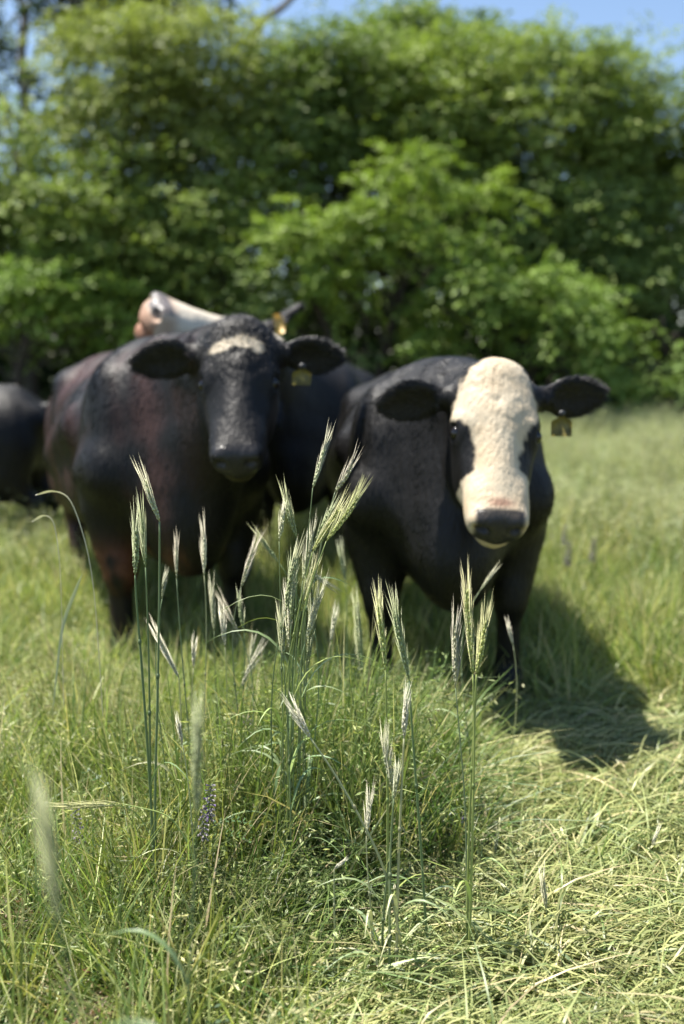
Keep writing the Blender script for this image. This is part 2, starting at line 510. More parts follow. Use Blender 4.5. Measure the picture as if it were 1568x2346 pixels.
def thicket():
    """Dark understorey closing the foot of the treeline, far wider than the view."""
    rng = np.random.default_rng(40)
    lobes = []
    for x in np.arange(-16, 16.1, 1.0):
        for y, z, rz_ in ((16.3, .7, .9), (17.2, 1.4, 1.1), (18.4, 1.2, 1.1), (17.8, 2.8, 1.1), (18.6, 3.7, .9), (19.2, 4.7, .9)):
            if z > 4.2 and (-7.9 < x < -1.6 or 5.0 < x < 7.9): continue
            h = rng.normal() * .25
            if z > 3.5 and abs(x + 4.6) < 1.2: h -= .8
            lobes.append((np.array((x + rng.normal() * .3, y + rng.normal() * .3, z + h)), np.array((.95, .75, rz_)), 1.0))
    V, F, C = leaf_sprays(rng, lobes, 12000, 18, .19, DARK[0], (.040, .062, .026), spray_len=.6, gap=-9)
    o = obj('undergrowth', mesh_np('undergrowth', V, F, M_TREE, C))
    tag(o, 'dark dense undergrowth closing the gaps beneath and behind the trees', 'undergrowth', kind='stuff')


thicket()

# ---------------------------------------------------------------- grass
proto_col = bpy.data.collections.new('grass_tufts')      # prototypes only, never linked to the scene


def blades(rng, n, R, h, hv, w, lean, bend, segs=4, col=((.07, .11, .025), (.16, .19, .06)), flat=False, comb=None):
    """n tapering grass blades rooted in a disc of radius R."""
    a0 = rng.random(n) * 6.283; rr = R * np.sqrt(rng.random(n))
    base = np.stack([rr * np.cos(a0), rr * np.sin(a0), np.full(n, -.012)], 1)
    az = rng.random(n) * 6.283 if comb is None else comb[0] + comb[1] * rng.normal(size=n)
    out = np.stack([np.cos(az), np.sin(az), np.zeros(n)], 1)
    H = h * (1 + hv * (2 * rng.random(n) - 1))
    ln = lean * (.3 + 1.2 * rng.random(n)); bd = bend * rng.random(n) ** 1.3
    t = np.linspace(0, 1, segs + 1)
    if flat:
        zc = (.2 + .8 * rng.random(n)) * .065
        hor = H[:, None] * t
        z = zc[:, None] * (1 - (1 - np.minimum(t * 2.2, 1)) ** 2)[None] - zc[:, None] * .35 * t[None] ** 3 + .012 * rng.normal(size=(n, 1)) * t[None]
    else:
        hor = H[:, None] * (ln[:, None] * t + bd[:, None] * t ** 2.4)
        z = H[:, None] * (t - .45 * bd[:, None] * t ** 2.6 - .12 * ln[:, None] * t ** 2)
    p = base[:, None] + out[:, None] * hor[..., None]; p[..., 2] += z
    wig = np.cross(out, [0, 0, 1]); p += wig[:, None] * ((.02 if flat else .05) * H[:, None] * rng.normal(size=(n, 1)) * t ** 2)[..., None]
    tw = rng.random(n) * 6.283 if not flat else az + 1.57 + .3 * rng.normal(size=n)
    sd = np.stack([np.cos(tw), np.sin(tw), .25 * rng.normal(size=n)], 1)
    W = w * (.6 + .8 * rng.random(n))[:, None] * (1 - t ** 2.2 * .96)[None] * .5
    V = np.stack([p - sd[:, None] * W[..., None], p + sd[:, None] * W[..., None]], 2).reshape(-1, 3)
    s2 = (segs + 1) * 2
    b = (np.arange(n) * s2)[:, None] + (np.arange(segs) * 2)[None]
    F = np.stack([b, b + 1, b + 3, b + 2], -1).reshape(-1, 4)
    m = rng.random((n, 1)) ** 1.15
    C = np.asarray(col[0]) * (1 - m) + np.asarray(col[1]) * m
    straw = rng.random((n, 1)) < .09
    C = np.where(straw, (.56, .49, .27), C)
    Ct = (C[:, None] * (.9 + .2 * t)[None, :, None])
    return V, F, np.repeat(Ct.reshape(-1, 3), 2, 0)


def panicles(rng, n, R, h, hv, col, seed_col, m=14, droop=.5):
    """Flowering culms: a thin stem, then side branchlets that each carry a small hanging spikelet."""
    Vs, Fs, Cs, k = [], [], [], 0
    for _ in range(n):
        a = rng.random() * 6.283; r = R * math.sqrt(rng.random()); az = rng.random() * 6.283
        H = h * (1 + hv * (2 * rng.random() - 1)); bd = droop * (.3 + .7 * rng.random())
        t = np.linspace(0, 1, 8)[:, None]
        out = np.array((math.cos(az), math.sin(az), 0)); sd = np.array((-math.sin(az), math.cos(az), 0))
        p = np.array((r * math.cos(a), r * math.sin(a), -.01)) + out * H * (.10 * t + .45 * bd * t ** 4) + np.array((0, 0, 1)) * H * (t - .30 * bd * t ** 4)
        w = np.linspace(.0011, .0005, 8)[:, None]
        V = np.stack([p - sd * w, p + sd * w], 1).reshape(-1, 3)
        b = np.arange(7) * 2
        Vs.append(V); Fs.append(np.stack([b, b + 1, b + 3, b + 2], 1) + k); Cs.append(np.tile(col, (16, 1))); k += 16
        for _j in range(m):
            tt = .66 + .34 * rng.random()
            q = np.array([np.interp(tt, t[:, 0], p[:, c]) for c in range(3)])
            dr = rng.normal(size=3); dr[2] = abs(dr[2]) * .5 - .1 - .6 * bd; dr += out * bd; dr /= np.linalg.norm(dr)
            e = q + dr * (.012 + .030 * rng.random()); e[2] -= .004
            ld = dr * .5 + np.array((0, 0, -.55 * bd + .25)) + .25 * rng.normal(size=3); ld /= np.linalg.norm(ld)
            sn = np.cross(ld, rng.normal(size=3)); sn /= np.linalg.norm(sn)
            L = .013 + .012 * rng.random(); W = .0019 + .001 * rng.random()
            nb = np.cross(sn, ld)
            V = np.array([q, q + sn * .0007, e, e - sn * .0007,
                          e, e + ld * L * .4 + sn * W, e + ld * L, e + ld * L * .4 - sn * W,
                          e + ld * L * .4 + nb * W, e + ld * L * .4 - nb * W])
            F = np.array([[0, 1, 2, 3], [4, 5, 6, 7], [4, 8, 6, 9]])
            Vs.append(V); Fs.append(F + k); k += 10
            c = np.asarray(seed_col) * (.75 + .5 * rng.random())
            Cs.append(np.vstack([np.tile(col, (4, 1)), np.tile(c, (6, 1))]))
    return np.concatenate(Vs), np.concatenate(Fs), np.concatenate(Cs)


def merge(*parts):
    V, F, C, k = [], [], [], 0
    for v, f, c in parts:
        V.append(v); F.append(f + k); C.append(c); k += len(v)
    return np.concatenate(V), np.concatenate(F), np.concatenate(C)


PROTO = []
def proto(name, vfc):
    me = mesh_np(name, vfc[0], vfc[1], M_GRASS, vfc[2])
    o = bpy.data.objects.new('%02d_%s' % (len(PROTO), name), me)
    proto_col.objects.link(o)
    PROTO.append(o)
    return len(PROTO) - 1


GR = np.random.default_rng(50)
G_A = ((.082, .138, .030), (.435, .480, .170))
G_B = ((.098, .150, .038), (.440, .465, .185))
G_C = ((.038, .085, .020), (.170, .245, .066))
G_L = ((.112, .160, .048), (.395, .410, .178))
G_S = ((.200, .240, .090), (.460, .450, .240))
FINE, BROME, LYING, LUSH, FAR, DRY, FORB, CULM = [], [], [], [], [], [], [], []
for k in range(5):
    FINE.append(proto('fine', blades(GR, 24, .055, .42, .5, .0052, .11, .30, 6, G_A)))
for k in range(3):
    FINE.append(proto('fine', blades(GR, 20, .06, 0.38, .5, .0064, .16, .50, 6, G_B)))
for k in range(4):
    CULM.append(proto('culm', merge(blades(GR, 9, .06, .44, .3, .0026, .18, .30, 5, G_S), blades(GR, 7, .06, .30, .4, .0045, .25, .7, 5, G_A))))
for k in range(4):
    BROME.append(proto('brome', merge(blades(GR, 16, .05, .32, .4, .0040, .2, .7, 6, G_A), panicles(GR, 5, .05, .44, .18, (.20, .24, .09), (.42, .42, .22), 12, .9))))
for k in range(6):
    LYING.append(proto('lying', blades(GR, 38, .12, .19, .6, .0040, .5, .5, 4, G_L, True, (0, .55))))
for k in range(3):
    LUSH.append(proto('lush', merge(blades(GR, 30, .055, .38, .4, .0044, .18, .85, 6, G_C), panicles(GR, 4, .05, .46, .15, (.12, .17, .055), (.28, .33, .13), 16, 1.1))))
for k in range(3):
    FAR.append(proto('far', merge(blades(GR, 46, .18, .36, .4, .009, .2, .5, 4, ((.080, .130, .034), (.330, .370, .150))), panicles(GR, 9, .18, .50, .15, (.27, .30, .16), (.50, .51, .34), 12, .5))))
for k in range(2):
    DRY.append(proto('dry', merge(blades(GR, 14, .05, .20, .4, .003, .5, .8, 4, ((.18, .14, .07), (.42, .34, .19))), panicles(GR, 7, .05, .22, .3, (.22, .15, .09), (.24, .14, .09), 16, .7))))
def forb(rng, n=14):
    """Vetch leaves: a rachis with paired oval leaflets and a curling end."""
    V, F, C, k = [], [], [], 0
    for _ in range(n):
        az = rng.random() * 6.283; H = .16 + .14 * rng.random()
        out = np.array((math.cos(az), math.sin(az), 0)); sd = np.array((-math.sin(az), math.cos(az), 0))
        for j in range(11):
            t = .25 + .75 * j / 10
            q = out * H * (.2 * t + .55 * t * t) + np.array((0, 0, H * (t - .25 * t ** 3)))
            for s in (-1, 1):
                dr = sd * s + out * .5 + np.array((0, 0, .25)); dr /= np.linalg.norm(dr); L = .020 * (1.1 - .4 * t)
                wv = np.cross(dr, (0, 0, 1)) * L * .22
                V += [q, q + dr * L * .5 + wv, q + dr * L, q + dr * L * .5 - wv]; F.append([k, k + 1, k + 2, k + 3]); k += 4
                C += [np.array((.055, .105, .035)) * (.8 + .5 * rng.random())] * 4
    return np.array(V), np.array(F), np.array(C)
for k in range(2):
    FORB.append(proto('forb', forb(GR)))


def scatter(name, pts, rot, scl, idx, label):
    me = bpy.data.meshes.new(name)
    me.vertices.add(len(pts)); me.vertices.foreach_set('co', np.asarray(pts, np.float32).ravel())
    for nm, ty, arr, key in (('rot', 'FLOAT_VECTOR', rot, 'vector'), ('scl', 'FLOAT_VECTOR', scl, 'vector'), ('idx', 'INT', idx, 'value')):
        a = me.attributes.new(nm, ty, 'POINT')
        a.data.foreach_set(key, np.asarray(arr, np.int32 if ty == 'INT' else np.float32).ravel())
    o = obj(name, me)
    tag(o, label, 'grass', kind='stuff')
    ng = bpy.data.node_groups.new(name + '_nodes', 'GeometryNodeTree')
    ng.interface.new_socket('Geometry', in_out='INPUT', socket_type='NodeSocketGeometry')
    ng.interface.new_socket('Geometry', in_out='OUTPUT', socket_type='NodeSocketGeometry')
    gi = ng.nodes.new('NodeGroupInput'); go = ng.nodes.new('NodeGroupOutput')
    ci = ng.nodes.new('GeometryNodeCollectionInfo')
    ci.inputs['Collection'].default_value = proto_col
    ci.inputs['Separate Children'].default_value = True
    ci.inputs['Reset Children'].default_value = True
    ip = ng.nodes.new('GeometryNodeInstanceOnPoints')
    ip.inputs['Pick Instance'].default_value = True
    def na(nm, ty):
        n = ng.nodes.new('GeometryNodeInputNamedAttribute'); n.data_type = ty; n.inputs['Name'].default_value = nm
        return n.outputs['Attribute']
    ng.links.new(gi.outputs[0], ip.inputs['Points']); ng.links.new(ci.outputs[0], ip.inputs['Instance'])
    ng.links.new(na('idx', 'INT'), ip.inputs['Instance Index'])
    ng.links.new(na('rot', 'FLOAT_VECTOR'), ip.inputs['Rotation'])
    ng.links.new(na('scl', 'FLOAT_VECTOR'), ip.inputs['Scale'])
    ng.links.new(ip.outputs[0], go.inputs[0])
    md = o.modifiers.new('tufts', 'NODES'); md.node_group = ng
    return o


def path_mask(x, y):
    """1 on the strip the cattle have trodden down, 0 in standing grass."""
    cx = np.interp(y, [1.2, 2.0, 2.6, 3.2, 4.0, 6], [.50, .62, .80, .92, 1.1, 2.0])
    hw = np.interp(y, [1.2, 2.0, 2.6, 3.1, 3.7, 6], [.62, .60, .46, .34, .0, -.5])
    return sm(hw - np.abs(x - cx) + .13 * vnoise(x * 3, y * 3, 5), -.20, .20)


def mound_mask(x, y):
    return np.exp(-((x + .04) / .36) ** 2 - ((y - 2.55) / .46) ** 2)


def free_of_legs(x, y):
    ok = np.ones(len(x), bool)
    return ok


def sample(n, x0, x1, y0, y1, seed, wedge=True):
    r = np.random.default_rng(seed)
    y = y0 + (y1 - y0) * r.random(n); x = x0 + (x1 - x0) * r.random(n)
    if wedge:
        keep = np.abs(x) < .40 * y + 1.5
        x, y = x[keep], y[keep]
    return r, x, y


def near_grass():
    r, x, y = sample(16500, -4.2, 4.2, .75, 6.6, 61)
    pm = path_mask(x, y); mm = mound_mask(x, y)
    n = len(x)
    keep = r.random(n) < (1 - pm * .90) * (1 + .3 * mm) * (1 - .6 * sm(y, 4.6, 6.6)) * (.72 + .4 * vnoise(x * 4, y * 4, 11))
    x, y, pm, mm = x[keep], y[keep], pm[keep], mm[keep]; n = len(x)
    u = r.random(n); idx = np.zeros(n, int)
    m2 = np.exp(-((x + .13) / .30) ** 2 - ((y - 1.98) / .16) ** 2)  # hollow where dark green tufts stand in for shade between the blades
    lush = u < np.maximum(mm * .85, m2 * .8)
    patch = vnoise(x * 2.2, y * 2.2, 7)
    fine = np.array(FINE); brome = np.array(BROME); lus = np.array(LUSH)
    idx = fine[r.integers(0, len(fine), n)]
    csel = r.random(n) < .30; idx[csel] = np.array(CULM)[r.integers(0, len(CULM), csel.sum())]
    bsel = (r.random(n) < .10 + .25 * patch); idx[bsel] = brome[r.integers(0, len(brome), bsel.sum())]
    idx[lush] = lus[r.integers(0, len(lus), lush.sum())]
    fsel = (r.random(n) < .06); idx[fsel] = np.array(FORB)[r.integers(0, 2, fsel.sum())]
    dsel = (r.random(n) < .02); idx[dsel] = np.array(DRY)[r.integers(0, 2, dsel.sum())]
    h = .80 + .18 * vnoise(x * 1.5, y * 1.5, 9) + .34 * r.random(n) - .17
    h *= 1 - .5 * pm
    h *= np.interp(y, [.8, 1.6, 2.2, 3.1, 5.5], [.50, .72, .92, .66, .72])
    h *= 1 - .25 * sm(x, .45, .75) * sm(-y, -3.6, -2.5)
    h += .36 * mm
    h *= 1 - .30 * m2
    h *= 1 - .75 * np.exp(-((x - .56) / .19) ** 2 - ((y - 3.05) / .42) ** 2)
    h = np.clip(h, .2, 1.5)
    z = ground_z(x, y)
    rot = np.stack([.14 * r.normal(size=n), .14 * r.normal(size=n), r.random(n) * 6.283], 1)
    wsc = .85 + .4 * r.random(n)
    scatter('tall_grass', np.stack([x, y, z], 1), rot, np.stack([wsc, wsc, h], 1), idx, 'tall fine meadow grass standing around the rye and the cattle')


def lying_grass():
    r, x, y = sample(13500, -1.6, 3.6, .8, 5.0, 62)
    pm = path_mask(x, y)
    keep = r.random(len(x)) < .12 + pm
    x, y, pm = x[keep], y[keep], pm[keep]; n = len(x)
    idx = np.array(LYING)[r.integers(0, len(LYING), n)]
    az = .2 + 1.3 * vnoise(x * 1.7, y * 1.7, 3) + .5 * r.normal(size=n) + np.where(r.random(n) < .3, math.pi, 0)
    rot = np.stack([.10 * r.normal(size=n), .10 * r.normal(size=n), az], 1)
    s = .75 + .5 * r.random(n)
    scatter('trampled_grass', np.stack([x, y, ground_z(x, y) + .03 * r.random(n)], 1), rot, np.stack([s, s, s * (.7 + .8 * r.random(n))], 1), idx, 'pale trampled grass lying flat along the cattle track')


def far_grass():
    r, x, y = sample(14000, -15, 15, 4.6, 17.5, 63)
    kp = r.random(len(x)) < sm(y, 4.4, 6.4); x, y = x[kp], y[kp]
    n = len(x)
    idx = np.array(FAR)[r.integers(0, len(FAR), n)]
    h = .85 + .18 * vnoise(x * .8, y * .8, 2) + .25 * r.random(n)
    rot = np.stack([.1 * r.normal(size=n), .1 * r.normal(size=n), r.random(n) * 6.283], 1)
    s = .9 + .4 * r.random(n)
    scatter('meadow_grass', np.stack([x, y, ground_z(x, y)], 1), rot, np.stack([s, s, np.clip(h, .5, 1.4) * np.interp(y, [5.0, 7, 12], [.78, 1.0, 1.3])], 1), idx, 'pale seeding meadow grass reaching back to the trees')


near_grass(); lying_grass(); far_grass()

# ---------------------------------------------------------------- cattle
class Field:
    def __init__(self, lo, hi, vox):
        self.lo = np.asarray(lo, float); self.vox = vox
        self.dim = np.ceil((np.asarray(hi, float) - self.lo) / vox).astype(int) + 1
        self.a = np.full(self.dim, 0.25, np.float32)
        self.ax = [self.lo[i] + vox * np.arange(self.dim[i]) for i in range(3)]

    def region(self, c, r):
        s = []
        for i in range(3):
            a = max(0, int((c[i] - r[i] - self.lo[i]) / self.vox)); b = min(self.dim[i], int((c[i] + r[i] - self.lo[i]) / self.vox) + 2)
            if b <= a: return None
            s.append(slice(a, b))
        g = np.meshgrid(*[self.ax[i][s[i]] for i in range(3)], indexing='ij', sparse=True)
        return tuple(s), g

    def put(self, s, d, k, cut=False):
        a = self.a[s]
        d = d.astype(np.float32)
        if cut:
            d = -d
            h = np.maximum(k - np.abs(a - d), 0) / k
            self.a[s] = np.maximum(a, d) + h * h * k * .25
        else:
            h = np.maximum(k - np.abs(a - d), 0) / k
            self.a[s] = np.minimum(a, d) - h * h * k * .25

    def ell(self, c, r, k=.06, R=None, cut=False):
        """Ellipsoid with centre c, radii r; R = 3x3 whose COLUMNS are its axes."""
        c = np.asarray(c, float); r = np.asarray(r, float)
        ext = (np.abs(R) @ r if R is not None else r) + k * 1.2 + .02
        reg = self.region(c, ext)
        if reg is None: return
        s, g = reg
        d = [g[i] - c[i] for i in range(3)]
        if R is not None:
            d = [d[0] * R[0][i] + d[1] * R[1][i] + d[2] * R[2][i] for i in range(3)]
        k0 = np.sqrt((d[0] / r[0]) ** 2 + (d[1] / r[1]) ** 2 + (d[2] / r[2]) ** 2)
        k1 = np.sqrt((d[0] / r[0] ** 2) ** 2 + (d[1] / r[1] ** 2) ** 2 + (d[2] / r[2] ** 2) ** 2)
        self.put(s, k0 * (k0 - 1) / (k1 + 1e-6), k, cut)

    def box(self, c, r, k=.06, p=3.0):
        """Rounded-box shape (super-ellipsoid of power p), axis aligned."""
        c = np.asarray(c, float); r = np.asarray(r, float)
        reg = self.region(c, r + k * 1.2 + .02)
        if reg is None: return
        s, g = reg
        d = [np.abs(g[i] - c[i]) / r[i] for i in range(3)]
        kk = (d[0] ** p + d[1] ** p + d[2] ** p) ** (1 / p) + 1e-6
        gr = np.sqrt(sum((d[i] ** (p - 1) / r[i]) ** 2 for i in range(3))) * kk ** (1 - p)
        self.put(s, (kk - 1) / (gr + .2), k)

    def cone(self, a, b, ra, rb, k=.05, cut=False):
        a = np.asarray(a, float); b = np.asarray(b, float)
        c = (a + b) / 2; ext = np.abs(b - a) / 2 + max(ra, rb) + k * 1.2 + .02
        reg = self.region(c, ext)
        if reg is None: return
        s, g = reg
        ba = b - a; L = ba @ ba
        t = np.clip(((g[0] - a[0]) * ba[0] + (g[1] - a[1]) * ba[1] + (g[2] - a[2]) * ba[2]) / L, 0, 1)
        d = np.sqrt((g[0] - a[0] - t * ba[0]) ** 2 + (g[1] - a[1] - t * ba[1]) ** 2 + (g[2] - a[2] - t * ba[2]) ** 2) - (ra + t * (rb - ra))
        self.put(s, d, k, cut)

    def quads(self):
        a = np.clip(self.a, -3 * self.vox, 3 * self.vox)
        g = vdb.FloatGrid(background=float(3 * self.vox))
        g.copyFromArray(np.ascontiguousarray(a))
        p, q = g.convertToQuads(isovalue=0.0)
        return p * self.vox + self.lo, q[:, ::-1]


def rot_axes(n1, n2):
    """Columns: e0 along n1, e1 as near n2 as possible, e2 = e0 x e1."""
    e0 = np.asarray(n1, float); e0 = e0 / np.linalg.norm(e0)
    e1 = np.asarray(n2, float); e1 = e1 - e0 * (e0 @ e1); e1 /= np.linalg.norm(e1)
    return np.stack([e0, e1, np.cross(e0, e1)], 1)


def normals_of(V, Q):
    d1 = V[Q[:, 2]] - V[Q[:, 0]]; d2 = V[Q[:, 3]] - V[Q[:, 1]]
    fn = np.cross(d1, d2)
    vn = np.zeros_like(V)
    for i in range(4): np.add.at(vn, Q[:, i], fn)
    vn /= np.linalg.norm(vn, axis=1)[:, None] + 1e-12
    return fn, vn


def build_cow(label, group, loc, rz, scale, poll_w, muz_w, face_n, ears, coat_fn, tag_ear=None, tag_m=None,
              vox=.010, hairs=90000, hair_len=.022, width=1.0, belly=1.0, poll_hair=0.15, ear_w=.066, face_hair=1.0, pad_col=(.030, .028, .028), pad_lo=-.100, hscale=1.0, seed=1, tag_spec=None):
    """poll_w / muz_w: world points of poll and muzzle end; face_n: direction the face looks (world)."""
    rng = np.random.default_rng(seed)
    root = empty('cow', loc, rz)
    root.scale = (scale,) * 3
    tag(root, label, 'cow', group)
    Mi = (Matrix.Translation(loc) @ Matrix.Rotation(rz, 4, 'Z') @ Matrix.Scale(scale, 4)).inverted()
    R3 = np.array(Mi.to_3x3())
    poll = np.array(Mi @ Vector(poll_w)); muz = np.array(Mi @ Vector(muz_w))
    fn_ = R3 @ np.array(face_n, float)
    L = muz - poll; hs = np.linalg.norm(L) / .53 * hscale; L = L / np.linalg.norm(L)
    D = fn_ - L * (fn_ @ L); D /= np.linalg.norm(D)
    X = np.cross(D, L)                                   # lateral: viewer's right when facing the cow
    if X[0] < 0 and abs(X[0]) > .5: X = -X
    HB = np.stack([X, L, D], 1)                          # columns = lateral, length, depth
    def H(x, l, d): return poll + hs * (X * x + L * l + D * d)
    w = width
    lo = np.minimum([-.75, -.6, -.02], np.minimum(poll, muz) - .42)
    hi = np.maximum([.75, 1.98, 1.42], np.maximum(poll, muz) + .42)
    f = Field(lo, hi, vox)
    e, c = f.ell, f.cone
    # trunk
    f.box((0, .80, .835), (.355 * w, .82, .355 * belly), .08, 2.7)
    e((0, .72, .69), (.33 * w, .55, .25 * belly), .12)                 # belly
    f.box((0, .12, .88), (.27 * w, .34, .36), .12, 2.6)
    c((0, -.02, 1.15), (0, .75, 1.135), .085, .10, .16)
    c((0, .75, 1.135), (0, 1.45, 1.15), .10, .09, .14)
    f.box((0, 1.36, .93), (.31 * w, .36, .30), .12, 2.6)
    e((0, -.24, .64), (.135, .18, .20), .12)                        # brisket
    c((0, -.28, .60), (0, .12, .52), .075, .10, .10)
    for s in (-1, 1):
        e((s * .235 * w, .05, .90), (.095, .20, .31), .09)          # shoulder
        c((s * .135, .10, 1.20), (s * .245 * w, -.06, .86), .060, .085, .07)   # blade ridge
        e((s * .27 * w, -.09, .80), (.075, .085, .09), .07)         # point of the shoulder
        e((s * .25 * w, 1.24, 1.10), (.075, .11, .065), .07)        # hip point
        e((s * .11, 1.66, 1.02), (.07, .09, .08), .08)              # pin bone
        c((s * .31 * w, .42, .95), (s * .315 * w, .95, .80), .055, .075, .12)  # ribs
        # fore leg
        c((s * .250 * w, .04, .80), (s * .225 * w, .0, .50), .120, .078, .07)
        c((s * .262 * w, .03, .66), (s * .235 * w, .01, .52), .075, .055, .05)
        e((s * .222 * w, -.026, .43), (.066, .060, .082), .035)
        c((s * .222 * w, -.012, .40), (s * .220 * w, -.008, .17), .048, .043, .03)
        c((s * .222 * w, .022, .38), (s * .220 * w, .02, .16), .022, .022, .02)
        e((s * .220 * w, -.015, .125), (.056, .060, .052), .03)
        c((s * .220 * w, -.025, .11), (s * .220 * w, -.05, .06), .050, .056, .03)
        # hind leg
        e((s * .225 * w, 1.42, .77), (.125, .25, .32), .09)
        c((s * .215 * w, 1.46, .62), (s * .20 * w, 1.66, .44), .115, .060, .07)
        e((s * .20 * w, 1.68, .43), (.048, .065, .075), .04)
        c((s * .20 * w, 1.665, .40), (s * .20 * w, 1.60, .16), .050, .045, .03)
        e((s * .20 * w, 1.585, .125), (.054, .060, .055), .03)
        c((s * .20 * w, 1.575, .11), (s * .20 * w, 1.545, .06), .050, .056, .03)
        c((s * .28 * w, 1.02, .62), (s * .235 * w, 1.32, .58), .05, .08, .09)   # flank fold
    # tail
    c((0, 1.72, 1.10), (0, 1.84, .95), .045, .030, .05)
    c((0, 1.84, .95), (.01, 1.86, .55), .030, .022, .03)
    c((.01, 1.86, .55), (.02, 1.84, .30), .045, .03, .04)
    # neck
    nape = H(0, .06, -.15); throat = H(0, .20, -.22)
    c((0, .06, 1.02), nape, .235, .115, .14)
    mid = (np.array((0, .02, 1.14)) + H(0, .02, -.10)) / 2
    c((0, .1, 1.16), H(0, .03, -.09), .11, .075, .12)
    c((0, -.12, .80), throat, .19, .085, .16)
    c((0, -.22, .66), H(0, .22, -.25), .07, .035, .14)            # dewlap
    # head
    hk = .045 * hs
    def he(x, l, d, rx, rl, rd, k=.045, cut=False): e(H(x, l, d), np.array((rx, rl, rd)) * hs, k * hs, HB, cut)
    def hc(a, b, ra, rb, k=.045, cut=False): c(H(*a), H(*b), ra * hs, rb * hs, k * hs, cut)
    he(0, .11, -.095, .118, .135, .10)
    he(0, .12, -.045, .105, .14, .050)
    he(0, .015, -.055, .085, .045, .06)
    he(0, .33, -.085, .071, .20, .078, .05)
    hc((0, .16, -.055), (0, .42, -.045), .058, .050, .05)
    for s in (-1, 1):
        he(s * .098, .185, -.068, .036, .055, .045, .04)          # brow over the eye
        he(s * .075, .245, -.150, .045, .125, .085, .05)          # cheek
        he(s * .066, .285, -.075, .026, .075, .028, .04)          # facial crest
        hc((s * .050, .20, -.225), (s * .026, .43, -.145), .042, .038, .05)
        he(s * .050, .425, -.068, .043, .088, .060, .035)          # upper lip side
        he(s * .048, .484, -.022, .034, .034, .028, .022)         # nostril wing
    he(0, .468, -.055, .072, .055, .058, .035)
    he(0, .478, -.132, .054, .048, .034, .02)                     # chin
    hc((0, .42, -.14), (0, .30, -.20), .05, .055, .05)
    # nostrils, mouth, eye sockets
    for s in (-1, 1):
        ax = rot_axes(X * s * .75 + L * .35 + D * .1, D - L * .5)
        e(H(s * .051, .514, -.026), np.array((.025, .016, .026)) * hs, .01, ax, True)
        he(s * .130, .195, -.055, .022, .022, .018, .015, True)
        hc((s * .03, .520, -.103), (s * .085, .455, -.108), .006, .005, .008, True)
    hc((-.03, .520, -.103), (.03, .520, -.103), .006, .006, .008, True)
    # ears: (side, direction in head axes, opening normal in head axes, length)
    ear_frames = []
    for s, dv, nv, ln in ears:
        dirw = HB @ np.array(dv, float); dirw /= np.linalg.norm(dirw)
        nrm = HB @ np.array(nv, float)
        A = rot_axes(dirw, nrm)                                      # e0 along ear, e1 opening, e2 across
        b = H(s * .108, .055, -.095)
        ln *= hs
        c(b, b + A[:, 0] * ln * .40, .036 * hs, .030 * hs, .04)
        ctr = b + A[:, 0] * ln * .56
        e(ctr, np.array((ln * .42, .017, ear_w * hs)), .02, A)
        c(ctr + A[:, 0] * ln * .15, b + A[:, 0] * ln * .99, ear_w * .45 * hs, .014, .03)
        e(ctr + A[:, 0] * ln * .03 + A[:, 1] * .020, np.array((ln * .34, .018, ear_w * .74 * hs)), .010, A, True)
        e(ctr + A[:, 0] * ln * .25 + A[:, 1] * .036, np.array((ln * .26, .022, ear_w * .6 * hs)), .010, A, True)
        ear_frames.append((b, A, ln, ctr))
    V, Q = f.quads()
    # relax once or twice to clear voxel steps
    for _ in range(2):
        acc = np.zeros_like(V); cnt = np.zeros(len(V))
        for i in range(4):
            np.add.at(acc, Q[:, i], V[Q[:, (i + 1) % 4]]); np.add.at(cnt, Q[:, i], 1)
            np.add.at(acc, Q[:, i], V[Q[:, (i + 3) % 4]]); np.add.at(cnt, Q[:, i], 1)
        V = V * .45 + .55 * acc / cnt[:, None]
    fnrm, vn = normals_of(V, Q)
    # which way is out
    if np.sum(fnrm * (V[Q].mean(1) - V.mean(0))) < 0:
        Q = Q[:, ::-1]; fnrm, vn = normals_of(V, Q)
    rel = (V - poll) / hs
    hx, hl, hd = rel @ X, rel @ L, rel @ D
    # small folds of skin
    inhead = sm(-np.maximum(np.abs(hx) - .16, np.maximum(-.08 - hl, hl - .6)) , 0, .02) * sm(hd, -.34, -.22)
    V = V + vn * (.004 * n3(V, 9, seed) * (1 - inhead))[:, None]
    rw = np.hypot(hx + .005, hl - .125); th = np.arctan2(hl - .125, hx + .005)
    fold = np.sin(th * 4 + 5.5 * n3(V, 15, seed) + rw * 55) * sm(rw, .02, .05) * sm(-rw, -.16, -.09)
    V = V + vn * ((.0008 * fold - .007 * np.exp(-(rw / .016) ** 2)) * hs * inhead * (hd > -.13) * (1 - 0))[:, None]
    ear_m = np.zeros(len(V))
    for b, A, ln, ctr in ear_frames:
        t = (V - b) @ A[:, 0]; rr = np.abs((V - b) @ A[:, 2]); r2 = np.abs((V - b) @ A[:, 1])
        ear_m = np.maximum(ear_m, sm(t, .03, .07) * (rr < .11) * (r2 < .07) * (t < ln * 1.25))
    wet = np.full(len(V), .52)
    pad = sm(hl, .455, .466) * sm(-np.abs(hx), -.076, -.062) * sm(hd, pad_lo, pad_lo + .010) * sm(-hd, -.06, .0) * (hl < .6) * (1 - ear_m)
    coat = coat_fn(V, hx, hl, hd, inhead, ear_m, rng)
    coat = coat * (1 - pad)[:, None] + np.array(pad_col) * pad[:, None]
    wet = wet * (1 - pad) + .30 * pad
    me = mesh_np('cow_body', V, Q, M_SKIN, coat * .9, 'coat', smooth=True)
    a = me.attributes.new('wet', 'FLOAT', 'POINT'); a.data.foreach_set('value', wet.astype(np.float32))
    body = obj('body', me, root)
